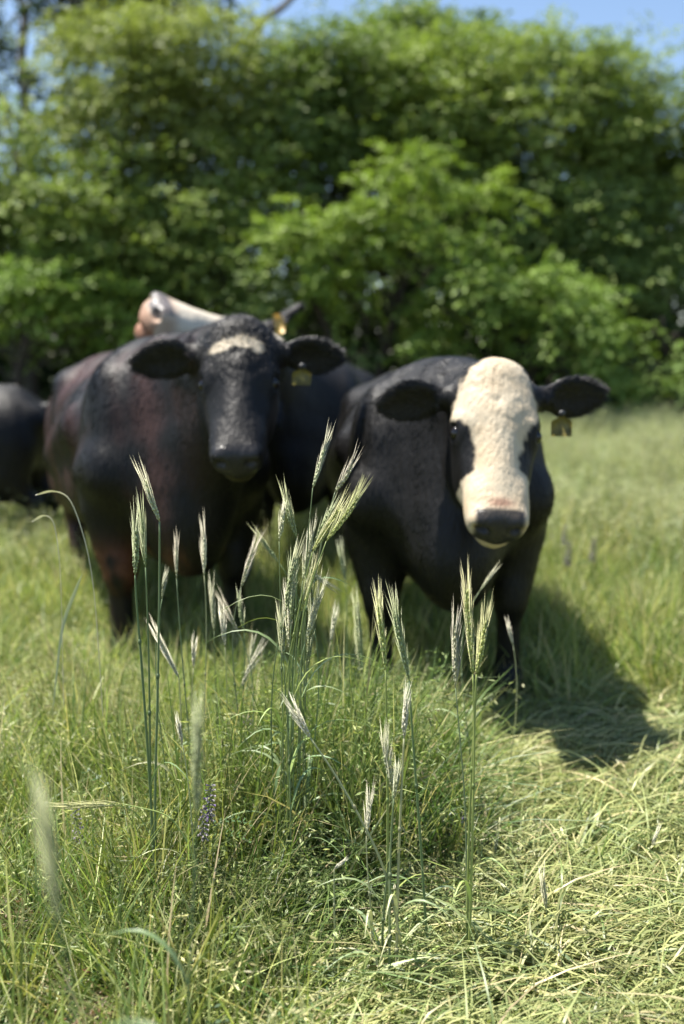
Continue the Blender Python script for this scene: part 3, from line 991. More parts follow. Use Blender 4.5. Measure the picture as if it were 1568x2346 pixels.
    # eyes
    for s in (-1, 1):
        acc = Acc()
        ctr = H(s * .112, .198, -.062); r = .024 * hs
        th = np.linspace(0, math.pi, 11); ph = np.linspace(0, 2 * math.pi, 17)[:-1]
        S = np.array([[math.sin(a) * math.cos(b), math.sin(a) * math.sin(b), math.cos(a)] for a in th for b in ph])
        q = [[i * 16 + j, i * 16 + (j + 1) % 16, (i + 1) * 16 + (j + 1) % 16, (i + 1) * 16 + j] for i in range(10) for j in range(16)]
        acc.add(ctr + r * S, q)
        obj('eye', acc.mesh('eye', M_EYE, True), root)
    # hooves
    for lx, ly in ((-.220 * w, -.065), (.220 * w, -.065), (-.20 * w, 1.53), (.20 * w, 1.53)):
        acc = Acc()
        for t in (-1, 1):
            ring0 = [(lx + t * .030 + .034 * math.cos(a), ly - .012 + .066 * math.sin(a), -.004) for a in np.linspace(0, 2 * math.pi, 11)[:-1]]
            ring1 = [(lx + t * .028 + .027 * math.cos(a), ly + .012 + .046 * math.sin(a), .075) for a in np.linspace(0, 2 * math.pi, 11)[:-1]]
            q = [[j, (j + 1) % 10, 10 + (j + 1) % 10, 10 + j] for j in range(10)]
            vv = np.array(ring0 + ring1 + [(lx + t * .028, ly + .012, .08)])
            acc.add(vv, q, [[20, 10 + j, 10 + (j + 1) % 10] for j in range(10)])
        obj('hoof', acc.mesh('hoof', M_HOOF, True), root)
    # ear tag: a bevelled plate with a neck and a button
    if tag_spec:
        for (c_w, wd, ht, nrm_w, upv, tm) in tag_spec:
            ctr = np.array(Mi @ Vector(c_w)); A = rot_axes(R3 @ np.array(upv, float), R3 @ np.array(nrm_w, float))
            up, nn, ac = A[:, 0], A[:, 1], A[:, 2]
            k = 1 / scale
            prof = [(-.5, -.46), (-.46, -.5), (.46, -.5), (.5, -.46), (.5, .15), (.42, .25), (.16, .36), (.13, .62), (-.13, .62), (-.16, .36), (-.42, .25), (-.5, .15)]
            acc = Acc(); n = len(prof)
            pts = np.array([ctr + ac * x * wd * k + up * y * ht * k for x, y in prof])
            bend = nn[None, :] * (.006 * np.cos(np.linspace(0, 2 * math.pi, n)))[:, None]
            fr = pts + bend + nn * .0012; bk = pts + bend - nn * .0012
            vv = np.vstack([fr, bk, [fr.mean(0)], [bk.mean(0)]])
            acc.add(vv, [[j, (j + 1) % n, n + (j + 1) % n, n + j] for j in range(n)],
                    [[2 * n, j, (j + 1) % n] for j in range(n)] + [[2 * n + 1, n + (j + 1) % n, n + j] for j in range(n)])
            tg = obj('ear_tag', acc.mesh('ear_tag', tm), root)
            acc = Acc()
            pc = ctr + up * ht * k * .56
            tube(acc, [pc - nn * .012, pc - nn * .004, pc + nn * .006, pc + nn * .012], [.004, .011, .011, .006], 10)
            obj('button', acc.mesh('button', M_HORN, True), tg)
    # hair
    if hairs:
        area = np.linalg.norm(fnrm, axis=1)
        hm = 1 - pad
        inh = inhead
        vis = np.clip(hm, 0, 1) * (V[:, 2] > .10) * (.85 + 2.4 * inh + 1.8 * ear_m)
        fw = area * vis[Q].mean(1)
        fi = rng.choice(len(Q), hairs, p=fw / fw.sum())
        uv = rng.random((hairs, 2))
        wq = np.stack([(1 - uv[:, 0]) * (1 - uv[:, 1]), uv[:, 0] * (1 - uv[:, 1]), uv[:, 0] * uv[:, 1], (1 - uv[:, 0]) * uv[:, 1]], 1)
        qs = Q[fi]
        root_p = (V[qs] * wq[..., None]).sum(1); nr = (vn[qs] * wq[..., None]).sum(1)
        nr /= np.linalg.norm(nr, axis=1)[:, None] + 1e-9
        col = (coat[qs] * wq[..., None]).sum(1)
        h_in = (inh[qs] * wq).sum(1); e_in = (ear_m[qs] * wq).sum(1)
        rx, rl, rd = ((root_p - poll) / hs @ B for B in (X, L, D))
        flow = np.zeros((hairs, 3)); flow[:, 1] = .55; flow[:, 2] = -.85
        flow[:, 1] += .5 * (root_p[:, 1] > .3)
        # on the head the hair runs out from a whorl between the eyes
        whl = .13
        ang = np.arctan2(rl - whl, rx) + .9 * n3(root_p, 30, seed)
        hflow = X[None] * np.cos(ang)[:, None] + L[None] * (np.sin(ang))[:, None]
        flow = flow * (1 - h_in)[:, None] + hflow * h_in[:, None]
        for b, A, ln, ctr in ear_frames:
            near = (e_in > .5) & (np.linalg.norm(root_p - ctr, axis=1) < ln * .62)
            flow[near] = A[:, 0] * .8 + np.sign((root_p[near] - b) @ A[:, 2])[:, None] * A[:, 2] * .55
        flow += .30 * rng.normal(size=flow.shape) * (.35 + .65 * h_in)[:, None] + .30 * np.stack([n3(root_p, 14, seed + k) for k in range(3)], 1)
        tang = flow - nr * (flow * nr).sum(1)[:, None]
        tang /= np.linalg.norm(tang, axis=1)[:, None] + 1e-9
        lift = .05 + .13 * rng.random(hairs) + .10 * poll_hair * h_in * (rl < .08) + .02 * e_in
        ln_ = hair_len * (.7 + .6 * rng.random(hairs)) * (1 - h_in * (.50 + .22 * sm(rl, .14, .28))) * (1 + (face_hair - 1) * h_in) * (1 + .15 * e_in) * (1 + poll_hair * h_in * sm(-rl, -.07, -.02))
        ln_ *= .6 + .55 * sm(root_p[:, 2], .3, .6)
        d0 = tang * np.cos(lift)[:, None] + nr * np.sin(lift)[:, None]
        curl = (.12 + (.9 * sm(-rl, -.2, -.05) + .8 * max(0, face_hair - 1)) * min(1, face_hair) * h_in)[:, None] * rng.normal(size=(hairs, 3)) * .5
        pts = np.zeros((hairs, 4, 3))
        for k, t in enumerate((0, .34, .68, 1.0)):
            pts[:, k] = root_p - nr * .001 + ln_[:, None] * (d0 * t + (curl - nr * .22) * t * t * .6)
        cu = bpy.data.hair_curves.new('coat_hair')
        cu.add_curves([4] * hairs)
        cu.attributes['position'].data.foreach_set('vector', pts.reshape(-1).astype(np.float32))
        ra = cu.attributes.get('radius') or cu.attributes.new('radius', 'FLOAT', 'POINT')
        ra.data.foreach_set('value', np.tile(np.array((.0009, .0008, .0006, .0002)), hairs).astype(np.float32))
        ca = cu.attributes.new('coat', 'FLOAT_COLOR', 'CURVE')
        cc = np.ones((hairs, 4), np.float32); cc[:, :3] = np.clip(col * (.65 + .6 * rng.random((hairs, 1))) * np.exp(((.9 * n3(root_p, 11, seed) + .8 * n3(root_p * np.array((1, 1, .28)), 42, seed + 2)) * (col.max(1) < .1)).clip(-1.2, 1.5))[:, None], 0, 1)  # patches and upright streaks put uneven sheen into the dark hair colour
        ca.data.foreach_set('color', cc.ravel())
        cu.materials.append(M_HAIR)
        h = bpy.data.objects.new('hair', cu); COL.objects.link(h); h.parent = root
        h['kind'] = 'stuff'
    return root


BLACK = np.array((.0042, .0036, .0033))


def mix(c, col, m):
    return c * (1 - m)[:, None] + np.asarray(col) * m[:, None]


def coat_brown_black(V, hx, hl, hd, inh, ear, rng):
    c = np.tile(BLACK, (len(V), 1))
    n = n3(V, 5, 3.0)
    m = sm(n + .5 * n3(V, 13, 6.0) + .8 * sm(V[:, 1], .2, .8), 0, 1.2) * sm(-V[:, 0], -.1, .15) * (1 - inh) * (1 - ear)
    c = mix(c, (.048, .0205, .016), m * .85)
    # rusty knee and forearm on the near side, rusty flank edge
    k = np.exp(-((V[:, 2] - .46) / .075) ** 2) * (V[:, 1] < .3) * (V[:, 2] < .62)
    c = mix(c, (.13, .045, .020), np.clip(k * 1.2, 0, .9) * sm(n3(V, 18, 1) + (-V[:, 0] - .1) * 3, -.4, .3))
    k2 = sm(-V[:, 0], .30, .42) * sm(.75 - V[:, 2], 0, .25) * sm(V[:, 1], .5, 1.0)
    c = mix(c, (.05, .019, .009), k2 * .8)
    # white mark on the forehead, two joined dabs
    n2 = .012 * n3(V, 55, 2)
    l1 = np.sqrt(((hx + .042) / .052) ** 2 + ((hl - .083 + hx * .25) / .019) ** 2)
    l2 = np.sqrt(((hx - .030) / .042) ** 2 + ((hl - .080 - hx * .10) / .021) ** 2)
    l3 = np.sqrt(((hx - .066) / .018) ** 2 + ((hl - .098) / .022) ** 2)
    mm = np.minimum(np.minimum(l1, l2), l3) + n2 * 12
    c = mix(c, (.58, .49, .36), sm(-mm, -1.08, -.94) * inh * (hd > -.12) * (1 - ear))
    # sunlit grey on the bridge of the nose, painted into the coat
    g = np.exp(-(hx / .040) ** 2) * sm(hl, .16, .26) * inh * (hd > -.1)
    c = mix(c, (.030, .0275, .0265), g * np.clip(.8 + .5 * n3(V, 60, 1), 0, 1))
    k = sm(hl, .40, .5) * sm(-hd, .10, .13) * inh
    c = mix(c, (.06, .05, .02), k * .8)
    return c


def coat_white_face(V, hx, hl, hd, inh, ear, rng):
    c = np.tile(BLACK, (len(V), 1))
    hw = np.interp(hl, [-.04, 0, .05, .11, .165, .205, .27, .325, .345, .37, .56], [.03, .070, .104, .128, .124, .088, .062, .064, .100, .3, .3])
    n2 = .010 * n3(V, 48, 2) + .004 * n3(V, 140, 5)
    m = sm(hw - np.abs(hx) + n2, -.006, .006)
    low = sm(hl, .335, .36)
    m = m * sm(hd, np.where(low > .5, -.205, -.115), np.where(low > .5, -.185, -.095))
    m = m * inh * (1 - ear)
    c = mix(c, (.59, .50, .365), m)
    warm = np.clip(.45 + .5 * n3(V, 22, 9) + .2 * n3(V, 75, 4), 0, 1)
    c = mix(c, (.54, .41, .26), m * warm * .75)
    pk = np.exp(-(hx / .036) ** 2 - ((hl - .442) / .014) ** 2) * (hd > -.09) * inh
    c = mix(c, (.34, .15, .10), np.clip(pk * .9, 0, .7))
    # small white spot at the outer corner of the eye
    sp = np.exp(-((hx - .128) / .03) ** 2 - ((hl - .15) / .03) ** 2) * (hd < -.09) * (hd > -.2) * inh
    c = mix(c, (.48, .41, .31), np.clip(sp * 1.5 - .3, 0, .9))
    return c


def coat_raised_head(V, hx, hl, hd, inh, ear, rng):
    c = np.tile(BLACK * 1.1, (len(V), 1))
    n2 = .018 * n3(V, 30, 4)
    hw = np.interp(hl, [-.05, 0, .08, .16, .22, .30, .6], [.0, .03, .06, .055, .09, .2, .3])
    m = sm(hw - np.abs(hx) + 1.6 * n2, -.008, .008) * sm(hd, np.where(hl > .27, -.34, -.13), np.where(hl > .27, -.30, -.10)) * inh * (1 - ear)
    c = mix(c, (.68, .60, .48), m)
    c = mix(c, (.30, .29, .30), m * sm(-hd, .13, .19) * .6)  # shade under the jaw, painted grey over the white
    ch = sm(hl, .425, .455) * sm(-hd, .034, .044) * sm(hd, -.150, -.140) * (np.abs(hx) < .075) * inh
    c = mix(c, (.30, .125, .062), ch * .92)
    pt = sm(hl, .42, .46) * sm(hd, -.10, -.05) * inh
    c = mix(c, (.50, .34, .24), pt * .6)
    return c


def coat_plain(V, hx, hl, hd, inh, ear, rng):
    return np.tile(BLACK * 1.1, (len(V), 1))


HERD = 'black cattle standing in the long grass'
SIDE_EARS = [(-1, (-1, .10, -.12), (.10, .25, 1), .235), (1, (1, .06, -.12), (-.10, .25, 1), .235)]

build_cow('brownish black cow with a small white bar on its forehead, seen head on', HERD,
          (-.66, 3.95, 0), math.radians(21), 1.03,
          P(545, 742, 3.42), P(540, 1066, 3.14), (0, -.85, .5),
          [(-1, (-1, .06, -.10), (.05, 1.0, .8), .26), (1, (1, .02, -.16), (-.10, .9, .8), .235)],
          coat_brown_black, vox=.0095, hairs=125000, seed=3, poll_hair=.22, ear_w=.070, face_hair=1.12,
          tag_spec=[(P(692, 862, 3.34), .062, .058, (-.2, -1, .1), (0.05, 0, 1), M_TAG_SHADED)])

build_cow('black cow with a broad cream white face and dark grey muzzle', HERD,
          (.37, 3.52, 0), math.radians(1.5), .965,
          P(1142, 838, 3.12), P(1148, 1222, 2.84), (.02, -.86, .5),
          [(-1, (-1, .13, -.12), (.05, .95, .8), .235), (1, (1, -.20, -.14), (-.15, .8, .8), .245)],
          coat_white_face, vox=.0095, hairs=125000, seed=5, face_hair=.6, width=1.08,
          tag_spec=[(P(1287, 975, 3.06), .062, .066, (-.25, -1, .1), (0, 0.02, 1), M_TAG_SHADED)])

build_cow('cow tipping its pale face up and sideways behind another cow', HERD,
          (-.22, 5.62, 0), math.radians(-6), 1.0,
          P(645, 786, 5.15), P(400, 702, 4.80), (.25, -.50, .85),
          [(-1, (-.22, -.62, .80), (.13, -1, -.27), .25), (1, (1, -.1, -.4), (-.2, .4, 1), .20)],
          coat_raised_head, pad_col=(.14, .125, .12), pad_lo=-.036, hscale=1.2, ear_w=.036, vox=.0115, hairs=40000, hair_len=.026, seed=8,
          tag_spec=[(P(642, 741, 4.98), .10, .055, (-.1, -1, .3), (1, 0, .25), M_TAG_BRIGHT)])

build_cow('plain black cow mostly cut off, its dark rump behind the brownish cow', HERD,
          (-3.35, 6.35, 0), math.radians(-92), .88,
          (-4.30, 6.4, 1.10), (-4.52, 6.38, .72), (-.9, -.1, .4),
          [(-1, (-1, .1, -.1), (0, .3, 1), .22), (1, (1, .1, -.1), (0, .3, 1), .22)],
          coat_plain, vox=.0135, hairs=30000, hair_len=.026, seed=11)

# ---------------------------------------------------------------- rye plants, one object each
RYE_COL = {
    'green': ((.300, .360, .170), (.400, .430, .230), (.150, .215, .095)),      # ear, awn, stem
    'pale': ((.470, .490, .290), (.560, .550, .370), (.190, .250, .120)),
    'white': ((.620, .600, .430), (.680, .650, .490), (.420, .430, .240)),
    'yellow': ((.440, .480, .160), (.540, .530, .260), (.280, .350, .110)),
    'purple': ((.450, .460, .290), (.540, .500, .370), (.190, .240, .130)),
}


def ear(rng, base, tip, wide, spread, cols):
    """One cereal ear from base to tip: paired spikelets up the rachis, then long awns."""
    base = np.asarray(base, float); tip = np.asarray(tip, float)
    ax = tip - base; L = np.linalg.norm(ax); ax /= L
    view = np.array((0, 1, 0)) + .35 * rng.normal(size=3)
    s1 = np.cross(ax, view); s1 /= np.linalg.norm(s1); s2 = np.cross(ax, s1)
    body = L * .66
    n = max(9, int(body / .0062))
    sag = s1 * L * .05 * rng.normal()
    A, W = Acc(), Acc()
    ce, ca = np.array(cols[0]), np.array(cols[1])
    q = base.copy()
    pts = [base + ax * body * t + sag * math.sin(t * 1.6) for t in np.linspace(0, 1, 9)]
    tube(A, pts, [.0012] * 9, 5, ce * .8)
    for i in range(n):
        t = (i + .4) / n
        c = base + ax * body * t + sag * math.sin(t * 1.6)
        env = min(1, .45 + 2.2 * t) * min(1, .5 + 1.9 * (1 - t))
        for s, k in ((1, 0), (-1, 0), (1, 1)) if i % 2 else ((1, 0), (-1, 0), (-1, 1)):
            lat = (s1 if k == 0 else s2) * s
            dr = ax + lat * (.15 * spread) + .07 * rng.normal(size=3); dr /= np.linalg.norm(dr)
            p0 = c + lat * wide * .18 * env
            ln = .0135 * (.85 + .3 * rng.random()) * (.7 + .3 * env); wd = wide * .30 * env * (.8 + .4 * rng.random())
            x = np.cross(dr, s2 if k == 0 else s1); x /= np.linalg.norm(x); y = np.cross(dr, x)
            m = p0 + dr * ln * .42 + lat * wide * .16 * env
            e = p0 + dr * ln
            V = [p0, m + x * wd, m + y * wd * .8, m - x * wd, m - y * wd * .8, e]
            T = [[0, 2, 1], [0, 3, 2], [0, 4, 3], [0, 1, 4], [5, 1, 2], [5, 2, 3], [5, 3, 4], [5, 4, 1]]
            A.add(V, None, T, np.clip(ce * (.86 + .28 * rng.random()), 0, .9))
            if k == 0 or rng.random() < .5:
                al = (.042 + .030 * rng.random()) * min(1, L / .13)
                ad = ax + lat * .075 * spread + .035 * rng.normal(size=3); ad /= np.linalg.norm(ad)
                f = e + ad * al + lat * al * .03
                xx = np.cross(ad, view); xx /= np.linalg.norm(xx); yy = np.cross(ad, xx)
                w = .0008
                V = [e + xx * w, e - xx * .5 * w + yy * .87 * w, e - xx * .5 * w - yy * .87 * w, f]
                W.add(V, None, [[0, 1, 3], [1, 2, 3], [2, 0, 3]], np.clip(ca * (.8 + .4 * rng.random()), 0, .9))
    return A, W


def rye(label, tip, base, foot, d, col='green', wide=.0095, spread=1.0, via=None, leaf=None, fat=1.0, dtip=0.0, cat='rye stalk', group='rye stalks'):
    """tip, base: ends of the ear as seen in the photograph; foot: where the stem meets the ground (sideways position, distance)."""
    seed = int(tip[0] * 7 + tip[1] * 3)
    rng = np.random.default_rng(seed)
    cols = RYE_COL[col]
    pt, pb = P(*tip, d + dtip), P(*base, d)
    fx = (foot - 784) / FPX * d
    pf = Vector((fx, d + .05 * rng.normal(), float(ground_z(fx, d)) - .01))
    root = empty('rye_stalk', pf)
    tag(root, label, cat, group)
    o = np.array(pf)
    b = np.array(pb) - o; t = np.array(pt) - o
    axd = (b - t) / np.linalg.norm(b - t)
    if via:
        pts = [np.zeros(3)] + [np.array(P(*v, d)) - o for v in via] + [b]
        tt = np.linspace(0, 1, len(pts)); ss = np.linspace(0, 1, 26)
        pp = np.stack([np.interp(ss, tt, [p[k] for p in pts]) for k in range(3)], 1)
        for _ in range(6): pp[1:-1] = (pp[:-2] + 2 * pp[1:-1] + pp[2:]) / 4
    else:
        h = np.linalg.norm(b)
        pp = bez((0, 0, 0), (b[0] * .10 + .02 * rng.normal(), b[1] * .1, h * .38), b + axd * h * .30, b, 22)
    k = len(pp)
    ac = Acc()
    r = np.interp(np.linspace(0, 1, k), [0, .6, 1], [.0021, .0017, .0011]) * fat
    cs = np.asarray(cols[2])
    tube(ac, pp, r, 6, cs)
    obj('stem', ac.mesh('stem', M_RYE, True), root)
    # nodes on the stem
    for f in (.34, .66):
        i = int(f * (k - 1)); a2 = Acc()
        dirv = pp[i + 1] - pp[i]; dirv /= np.linalg.norm(dirv)
        tube(a2, [pp[i] - dirv * .006, pp[i] - dirv * .002, pp[i] + dirv * .002, pp[i] + dirv * .006], np.array([1.0, 1.5, 1.5, 1.0]) * r[i] * 1.1, 6, cs * .7)
        obj('stem_joint', a2.mesh('stem_joint', M_RYE, True), root)
    A, W = ear(rng, b, t, wide * .82, spread, cols)
    hd = obj('seed_head', A.mesh('seed_head', M_RYE), root)
    aw = obj('awns', W.mesh('awns', M_RYE), hd)
    aw['kind'] = 'stuff'
    for f, ln, az in (leaf if leaf is not None else ((.42, .22, rng.random() * 6.283), (.16, .26, rng.random() * 6.283))):
        i = int(f * (k - 1)); q = pp[i]; n = 9
        s = np.linspace(0, 1, n)
        out = np.array((math.cos(az), .6 * math.sin(az), 0))
        pl = q + out * ln * (.35 * s + .35 * s ** 2)[:, None] + np.array((0, 0, 1)) * (ln * (.95 * s - .75 * s ** 2.2))[:, None]
        sd = np.cross(out, (0, 0, 1)); sd = sd / np.linalg.norm(sd) + np.array((.3, 0, .35)) * rng.normal()
        sd /= np.linalg.norm(sd)
        wv = (.0042 * (1 - s ** 2 * .97) * (.4 + .6 * np.minimum(1, s * 6)))[:, None]
        nrm = np.cross(sd, out)
        V = np.concatenate([pl - sd * wv, pl - nrm * .0012, pl + sd * wv])
        Q = [[j, j + 1, n + j + 1, n + j] for j in range(n - 1)] + [[n + j, n + j + 1, 2 * n + j + 1, 2 * n + j] for j in range(n - 1)]
        al = Acc(); al.add(V, Q, None, np.clip(cs * (1.0 + .3 * rng.random()), 0, .9))
        obj('leaf', al.mesh('leaf', M_RYE, True), root)
    return root


# left group, in front of the brownish cow
rye('pale green rye ear tilting left against the brownish cow\'s dark flank, awns fanned', (318, 1058), (366, 1195), 372, 2.02, 'pale', .0125, via=[(372, 2200), (352, 1900), (362, 1600), (366, 1330)], fat=1.5)
rye('slim grey green rye ear close behind the flat bare green one', (316, 1140), (334, 1300), 358, 2.06, 'green', .008, via=[(352, 2100), (345, 1800), (342, 1500)], fat=1.5)
rye('flat blunt green rye ear lit on its sides, in front of the rusty knee', (304, 1170), (310, 1318), 365, 2.0, 'green', .0135, .5, via=[(362, 2150), (345, 1800), (322, 1480), (312, 1370)], fat=1.5)
rye('short whitish closed rye ear standing straight before the brownish cow\'s chest', (456, 1188), (468, 1318), 460, 2.45, 'white', .0105, .6)
rye('thin faint brownish rye ear on a bowed stem between taller ears', (400, 1228), (405, 1325), 428, 2.35, 'purple', .0065, .6)
rye('cream rye ear leaning hard to the left over the grass below the cow', (336, 1410), (410, 1552), 415, 2.25, 'white', .011, 1.1, via=[(416, 1850), (416, 1640)])
rye('tiny pale bud like rye ear curling off a thin stem, mid height', (386, 1312), (372, 1372), 374, 2.3, 'pale', .0055, .5)
rye('pale green rye ear half hidden behind the cream leaning ones', (490, 1325), (491, 1445), 480, 2.55, 'pale', .008, .8)
rye('cream rye ear with mauve awns slanting left towards the whitish closed ear', (500, 1360), (548, 1452), 560, 2.5, 'purple', .008, 1.0)
rye('small cream rye ear upright below the mauve slanting ear', (510, 1385), (516, 1482), 508, 2.45, 'white', .009, .9)
rye('mauve tipped rye ear leaning right, isolated on a thin stem', (594, 1222), (553, 1345), 540, 2.4, 'purple', .010, 1.0)
rye('pale green rye ear bowing right below the isolated mauve tipped ear', (556, 1352), (560, 1450), 520, 2.5, 'green', .0075, .7)
rye('small cream rye ear leaning right low in the grass, far from the others', (612, 1478), (552, 1575), 540, 2.5, 'white', .008, 1.0)
rye('narrow pale rye ear barely clearing the feathery grass', (580, 1455), (572, 1520), 566, 2.6, 'pale', .007, .8)
rye('short cream rye ear just above the grass, left of the tall stems', (452, 1462), (444, 1530), 446, 2.4, 'white', .007, .8)
# the tall bunch in the middle
rye('tallest rye ear, slender and pale, reaching up between the two cows', (757, 988), (717, 1118), 690, 2.15, 'pale', .0085, .5, leaf=((.3, .34, 2.6), (.45, .30, .4), (.58, .26, 3.4)), via=[(686, 1900), (690, 1500), (704, 1250)])
rye('pale rye ear under the tallest one with mauve awn tips, leaning right', (815, 1032), (768, 1128), 690, 2.2, 'purple', .0095, 1.0, via=[(694, 1800), (706, 1420), (740, 1220)])
rye('long yellow green rye ear leaning farthest right in the middle bunch', (832, 1078), (748, 1240), 660, 2.1, 'yellow', .0105, 1.1, leaf=((.3, .3, 3.0), (.5, .28, .2), (.62, .2, 2.8)), via=[(655, 1900), (672, 1560), (700, 1370)])
rye('yellow green rye ear overlapping the long one that leans farthest right', (800, 1120), (716, 1265), 640, 2.12, 'yellow', .0105, 1.0, via=[(640, 1850), (652, 1560), (690, 1370)])
rye('greyish rye ear inside the middle bunch, dark on its shaded side', (770, 1135), (722, 1240), 676, 2.16, 'green', .0095, .8, via=[(680, 1850), (690, 1500), (712, 1310)])
rye('broad grey green rye ear on the left edge of the middle bunch', (652, 1108), (680, 1232), 668, 2.18, 'green', .0125, .8, leaf=((.35, .32, .1), (.5, .3, 3.0), (.66, .22, .6)), via=[(662, 1850), (672, 1500), (682, 1320)])
rye('narrow cream green rye ear touching the broad grey green one', (646, 1150), (640, 1240), 650, 2.16, 'pale', .0075, .7, via=[(652, 1850), (645, 1500)])
rye('low green rye ear tucked among the stems of the middle bunch', (706, 1230), (655, 1400), 640, 2.1, 'green', .0095, .9)
rye('drooping pale rye ear poking out low from the middle bunch', (742, 1310), (700, 1470), 690, 2.14, 'pale', .0095, .9)
rye('green rye ear crossing low behind the yellow green ears', (690, 1290), (720, 1440), 705, 2.2, 'green', .0095, .9)
rye('grey rye ear slanting left, half hidden behind the middle bunch', (580, 1212), (640, 1290), 672, 2.5, 'green', .0075, .8)
rye('small pale rye ear nodding right from the middle bunch', (776, 1352), (712, 1312), 690, 2.2, 'pale', .0065, .8, via=[(694, 1700), (700, 1400)])
# between the cows and right of the bunch
rye('large soft green rye ear with long awns, left of the two sharp ones', (800, 1318), (828, 1540), 842, 2.7, 'green', .0135, 1.1)
rye('thin green rye ear behind the large soft green one', (784, 1240), (792, 1335), 800, 2.9, 'green', .0080, .8)
rye('cream rye ear half sunk among the feathery grass beside the large soft green one', (772, 1392), (758, 1470), 750, 2.6, 'white', .009, .9)
rye('sharp golden green rye ear with straight parallel awns, standing alone', (862, 1318), (884, 1535), 890, 1.95, 'yellow', .0105, .8, via=[(888, 2150), (889, 1800)], fat=1.5)
rye('long grey green rye ear tilting left beside the sharp golden green one', (895, 1318), (938, 1560), 986, 1.92, 'green', .0110, .9, via=[(984, 2250), (966, 1950), (945, 1680)], fat=1.5)
rye('thick golden rye ear with mauve awn tips before the white faced cow\'s chest', (1066, 1258), (1084, 1545), 1076, 1.88, 'yellow', .0130, .9, via=[(1074, 2250), (1082, 1950), (1088, 1680)], fat=1.5)
rye('golden rye ear pressed against the thick mauve tipped one', (1110, 1368), (1092, 1545), 1066, 1.90, 'yellow', .0105, 1.0, via=[(1070, 2200), (1074, 1900), (1088, 1650)], fat=1.5)
rye('narrow dark awned rye ear just left of the thick golden pair', (1058, 1365), (1044, 1575), 1066, 1.98, 'purple', .0085, 1.1, via=[(1070, 2150), (1068, 1850)])
rye('small blurred rye ear slanting right above the golden pair', (1138, 1298), (1098, 1356), 1082, 2.6, 'pale', .0065, .6)
rye('small cream rye ear in front of the white faced cow\'s foreleg', (1166, 1420), (1176, 1478), 1184, 2.7, 'white', .0065, .6)
# foreground
rye('bright white rye ear, upright and sharp, in the foreground', (938, 1572), (926, 1692), 905, 1.84, 'white', .0095, .6, via=[(908, 2250), (912, 2000), (920, 1820)], fat=1.5)
rye('bleached rye ear bent left on a long slanting straw stem', (658, 1600), (712, 1692), 930, 1.86, 'white', .0100, 1.5, fat=1.5, via=[(925, 2180), (885, 1990), (825, 1870), (760, 1760)])
rye('small bleached rye ear with spread awns beside the slanting straw stem', (842, 1800), (840, 1915), 845, 1.86, 'white', .0065, 1.3)
rye('greenish rye ear low between the white upright ear and the slanting straw', (893, 1668), (900, 1812), 892, 1.85, 'pale', .0080, 1.0, fat=1.5)
rye('second greenish rye ear lower down, close to the white upright stem', (912, 1745), (903, 1830), 896, 1.84, 'pale', .0070, 1.1, fat=1.5)
rye('nodding pale rye bud on a bare stem in the foreground grass', (790, 1972), (766, 1992), 768, 1.82, 'white', .0075, .4, via=[(768, 2200), (766, 2060)], leaf=())
rye('hazy soft green rye ear, tall in the foreground beside the vetch flowers', (468, 1545), (450, 1880), 430, 1.30, 'green', .0080, .8, via=[(428, 2300), (444, 2060)])
rye('small cream rye ear on a wiry stem beside the hazy soft green ear', (406, 1645), (418, 1705), 446, 1.95, 'white', .0060, .8)
rye('large blurred grey green rye ear very near the lens, leaning left', (58, 1770), (138, 2130), 190, .84, 'green', .0062, .8, via=[(178, 2500), (160, 2250)])
rye('small pale blue green rye ear on the trampled strip', (1142, 1900), (1134, 1965), 1130, 2.3, 'pale', .0070, .6)
rye('little cream rye ear at the far side of the trampled strip', (1508, 1895), (1494, 1940), 1480, 2.3, 'white', .0065, .7)

# ears packed inside the middle bunch that nothing tells apart
for tp, bs, ft, dd, cl in (((676, 1262), (668, 1420), 652, 2.14, 'green'), ((712, 1180), (694, 1330), 668, 2.2, 'pale'), ((660, 1330), (664, 1490), 660, 2.18, 'pale'),
                           ((728, 1265), (690, 1400), 672, 2.12, 'yellow'), ((640, 1385), (650, 1520), 655, 2.1, 'green'), ((722, 1380), (706, 1530), 694, 2.16, 'green')):
    rye('greenish rye ear packed among stems in the thick of the middle bunch', tp, bs, ft, dd, cl, .0095, .9, leaf=((.25, .30, tp[0]), (.45, .26, tp[0] + 2.0), (.6, .2, tp[0] + 4.1)))
rye('yellow green rye ear lying level over the grass near the left side, awns outward', (92, 1832), (282, 1842), 470, 1.95, 'yellow', .0085, .8, via=[(450, 1960), (390, 1865)], leaf=())
rye('flattened yellow green rye ear lying low in the nearest grass, pointing left and down', (368, 2196), (548, 2130), 760, 1.93, 'yellow', .0110, .9, via=[(735, 2210), (640, 2140)], leaf=(), dtip=-.04)
rye('slanting pale rye ear among brown grass at the near right corner', (1240, 1990), (1252, 2085), 1300, 1.95, 'pale', .0080, .9)
rye('little bleached rye ear lying on trampled grass near the right corner', (1400, 2190), (1440, 2262), 1500, 1.88, 'white', .0065, 1.1, leaf=())


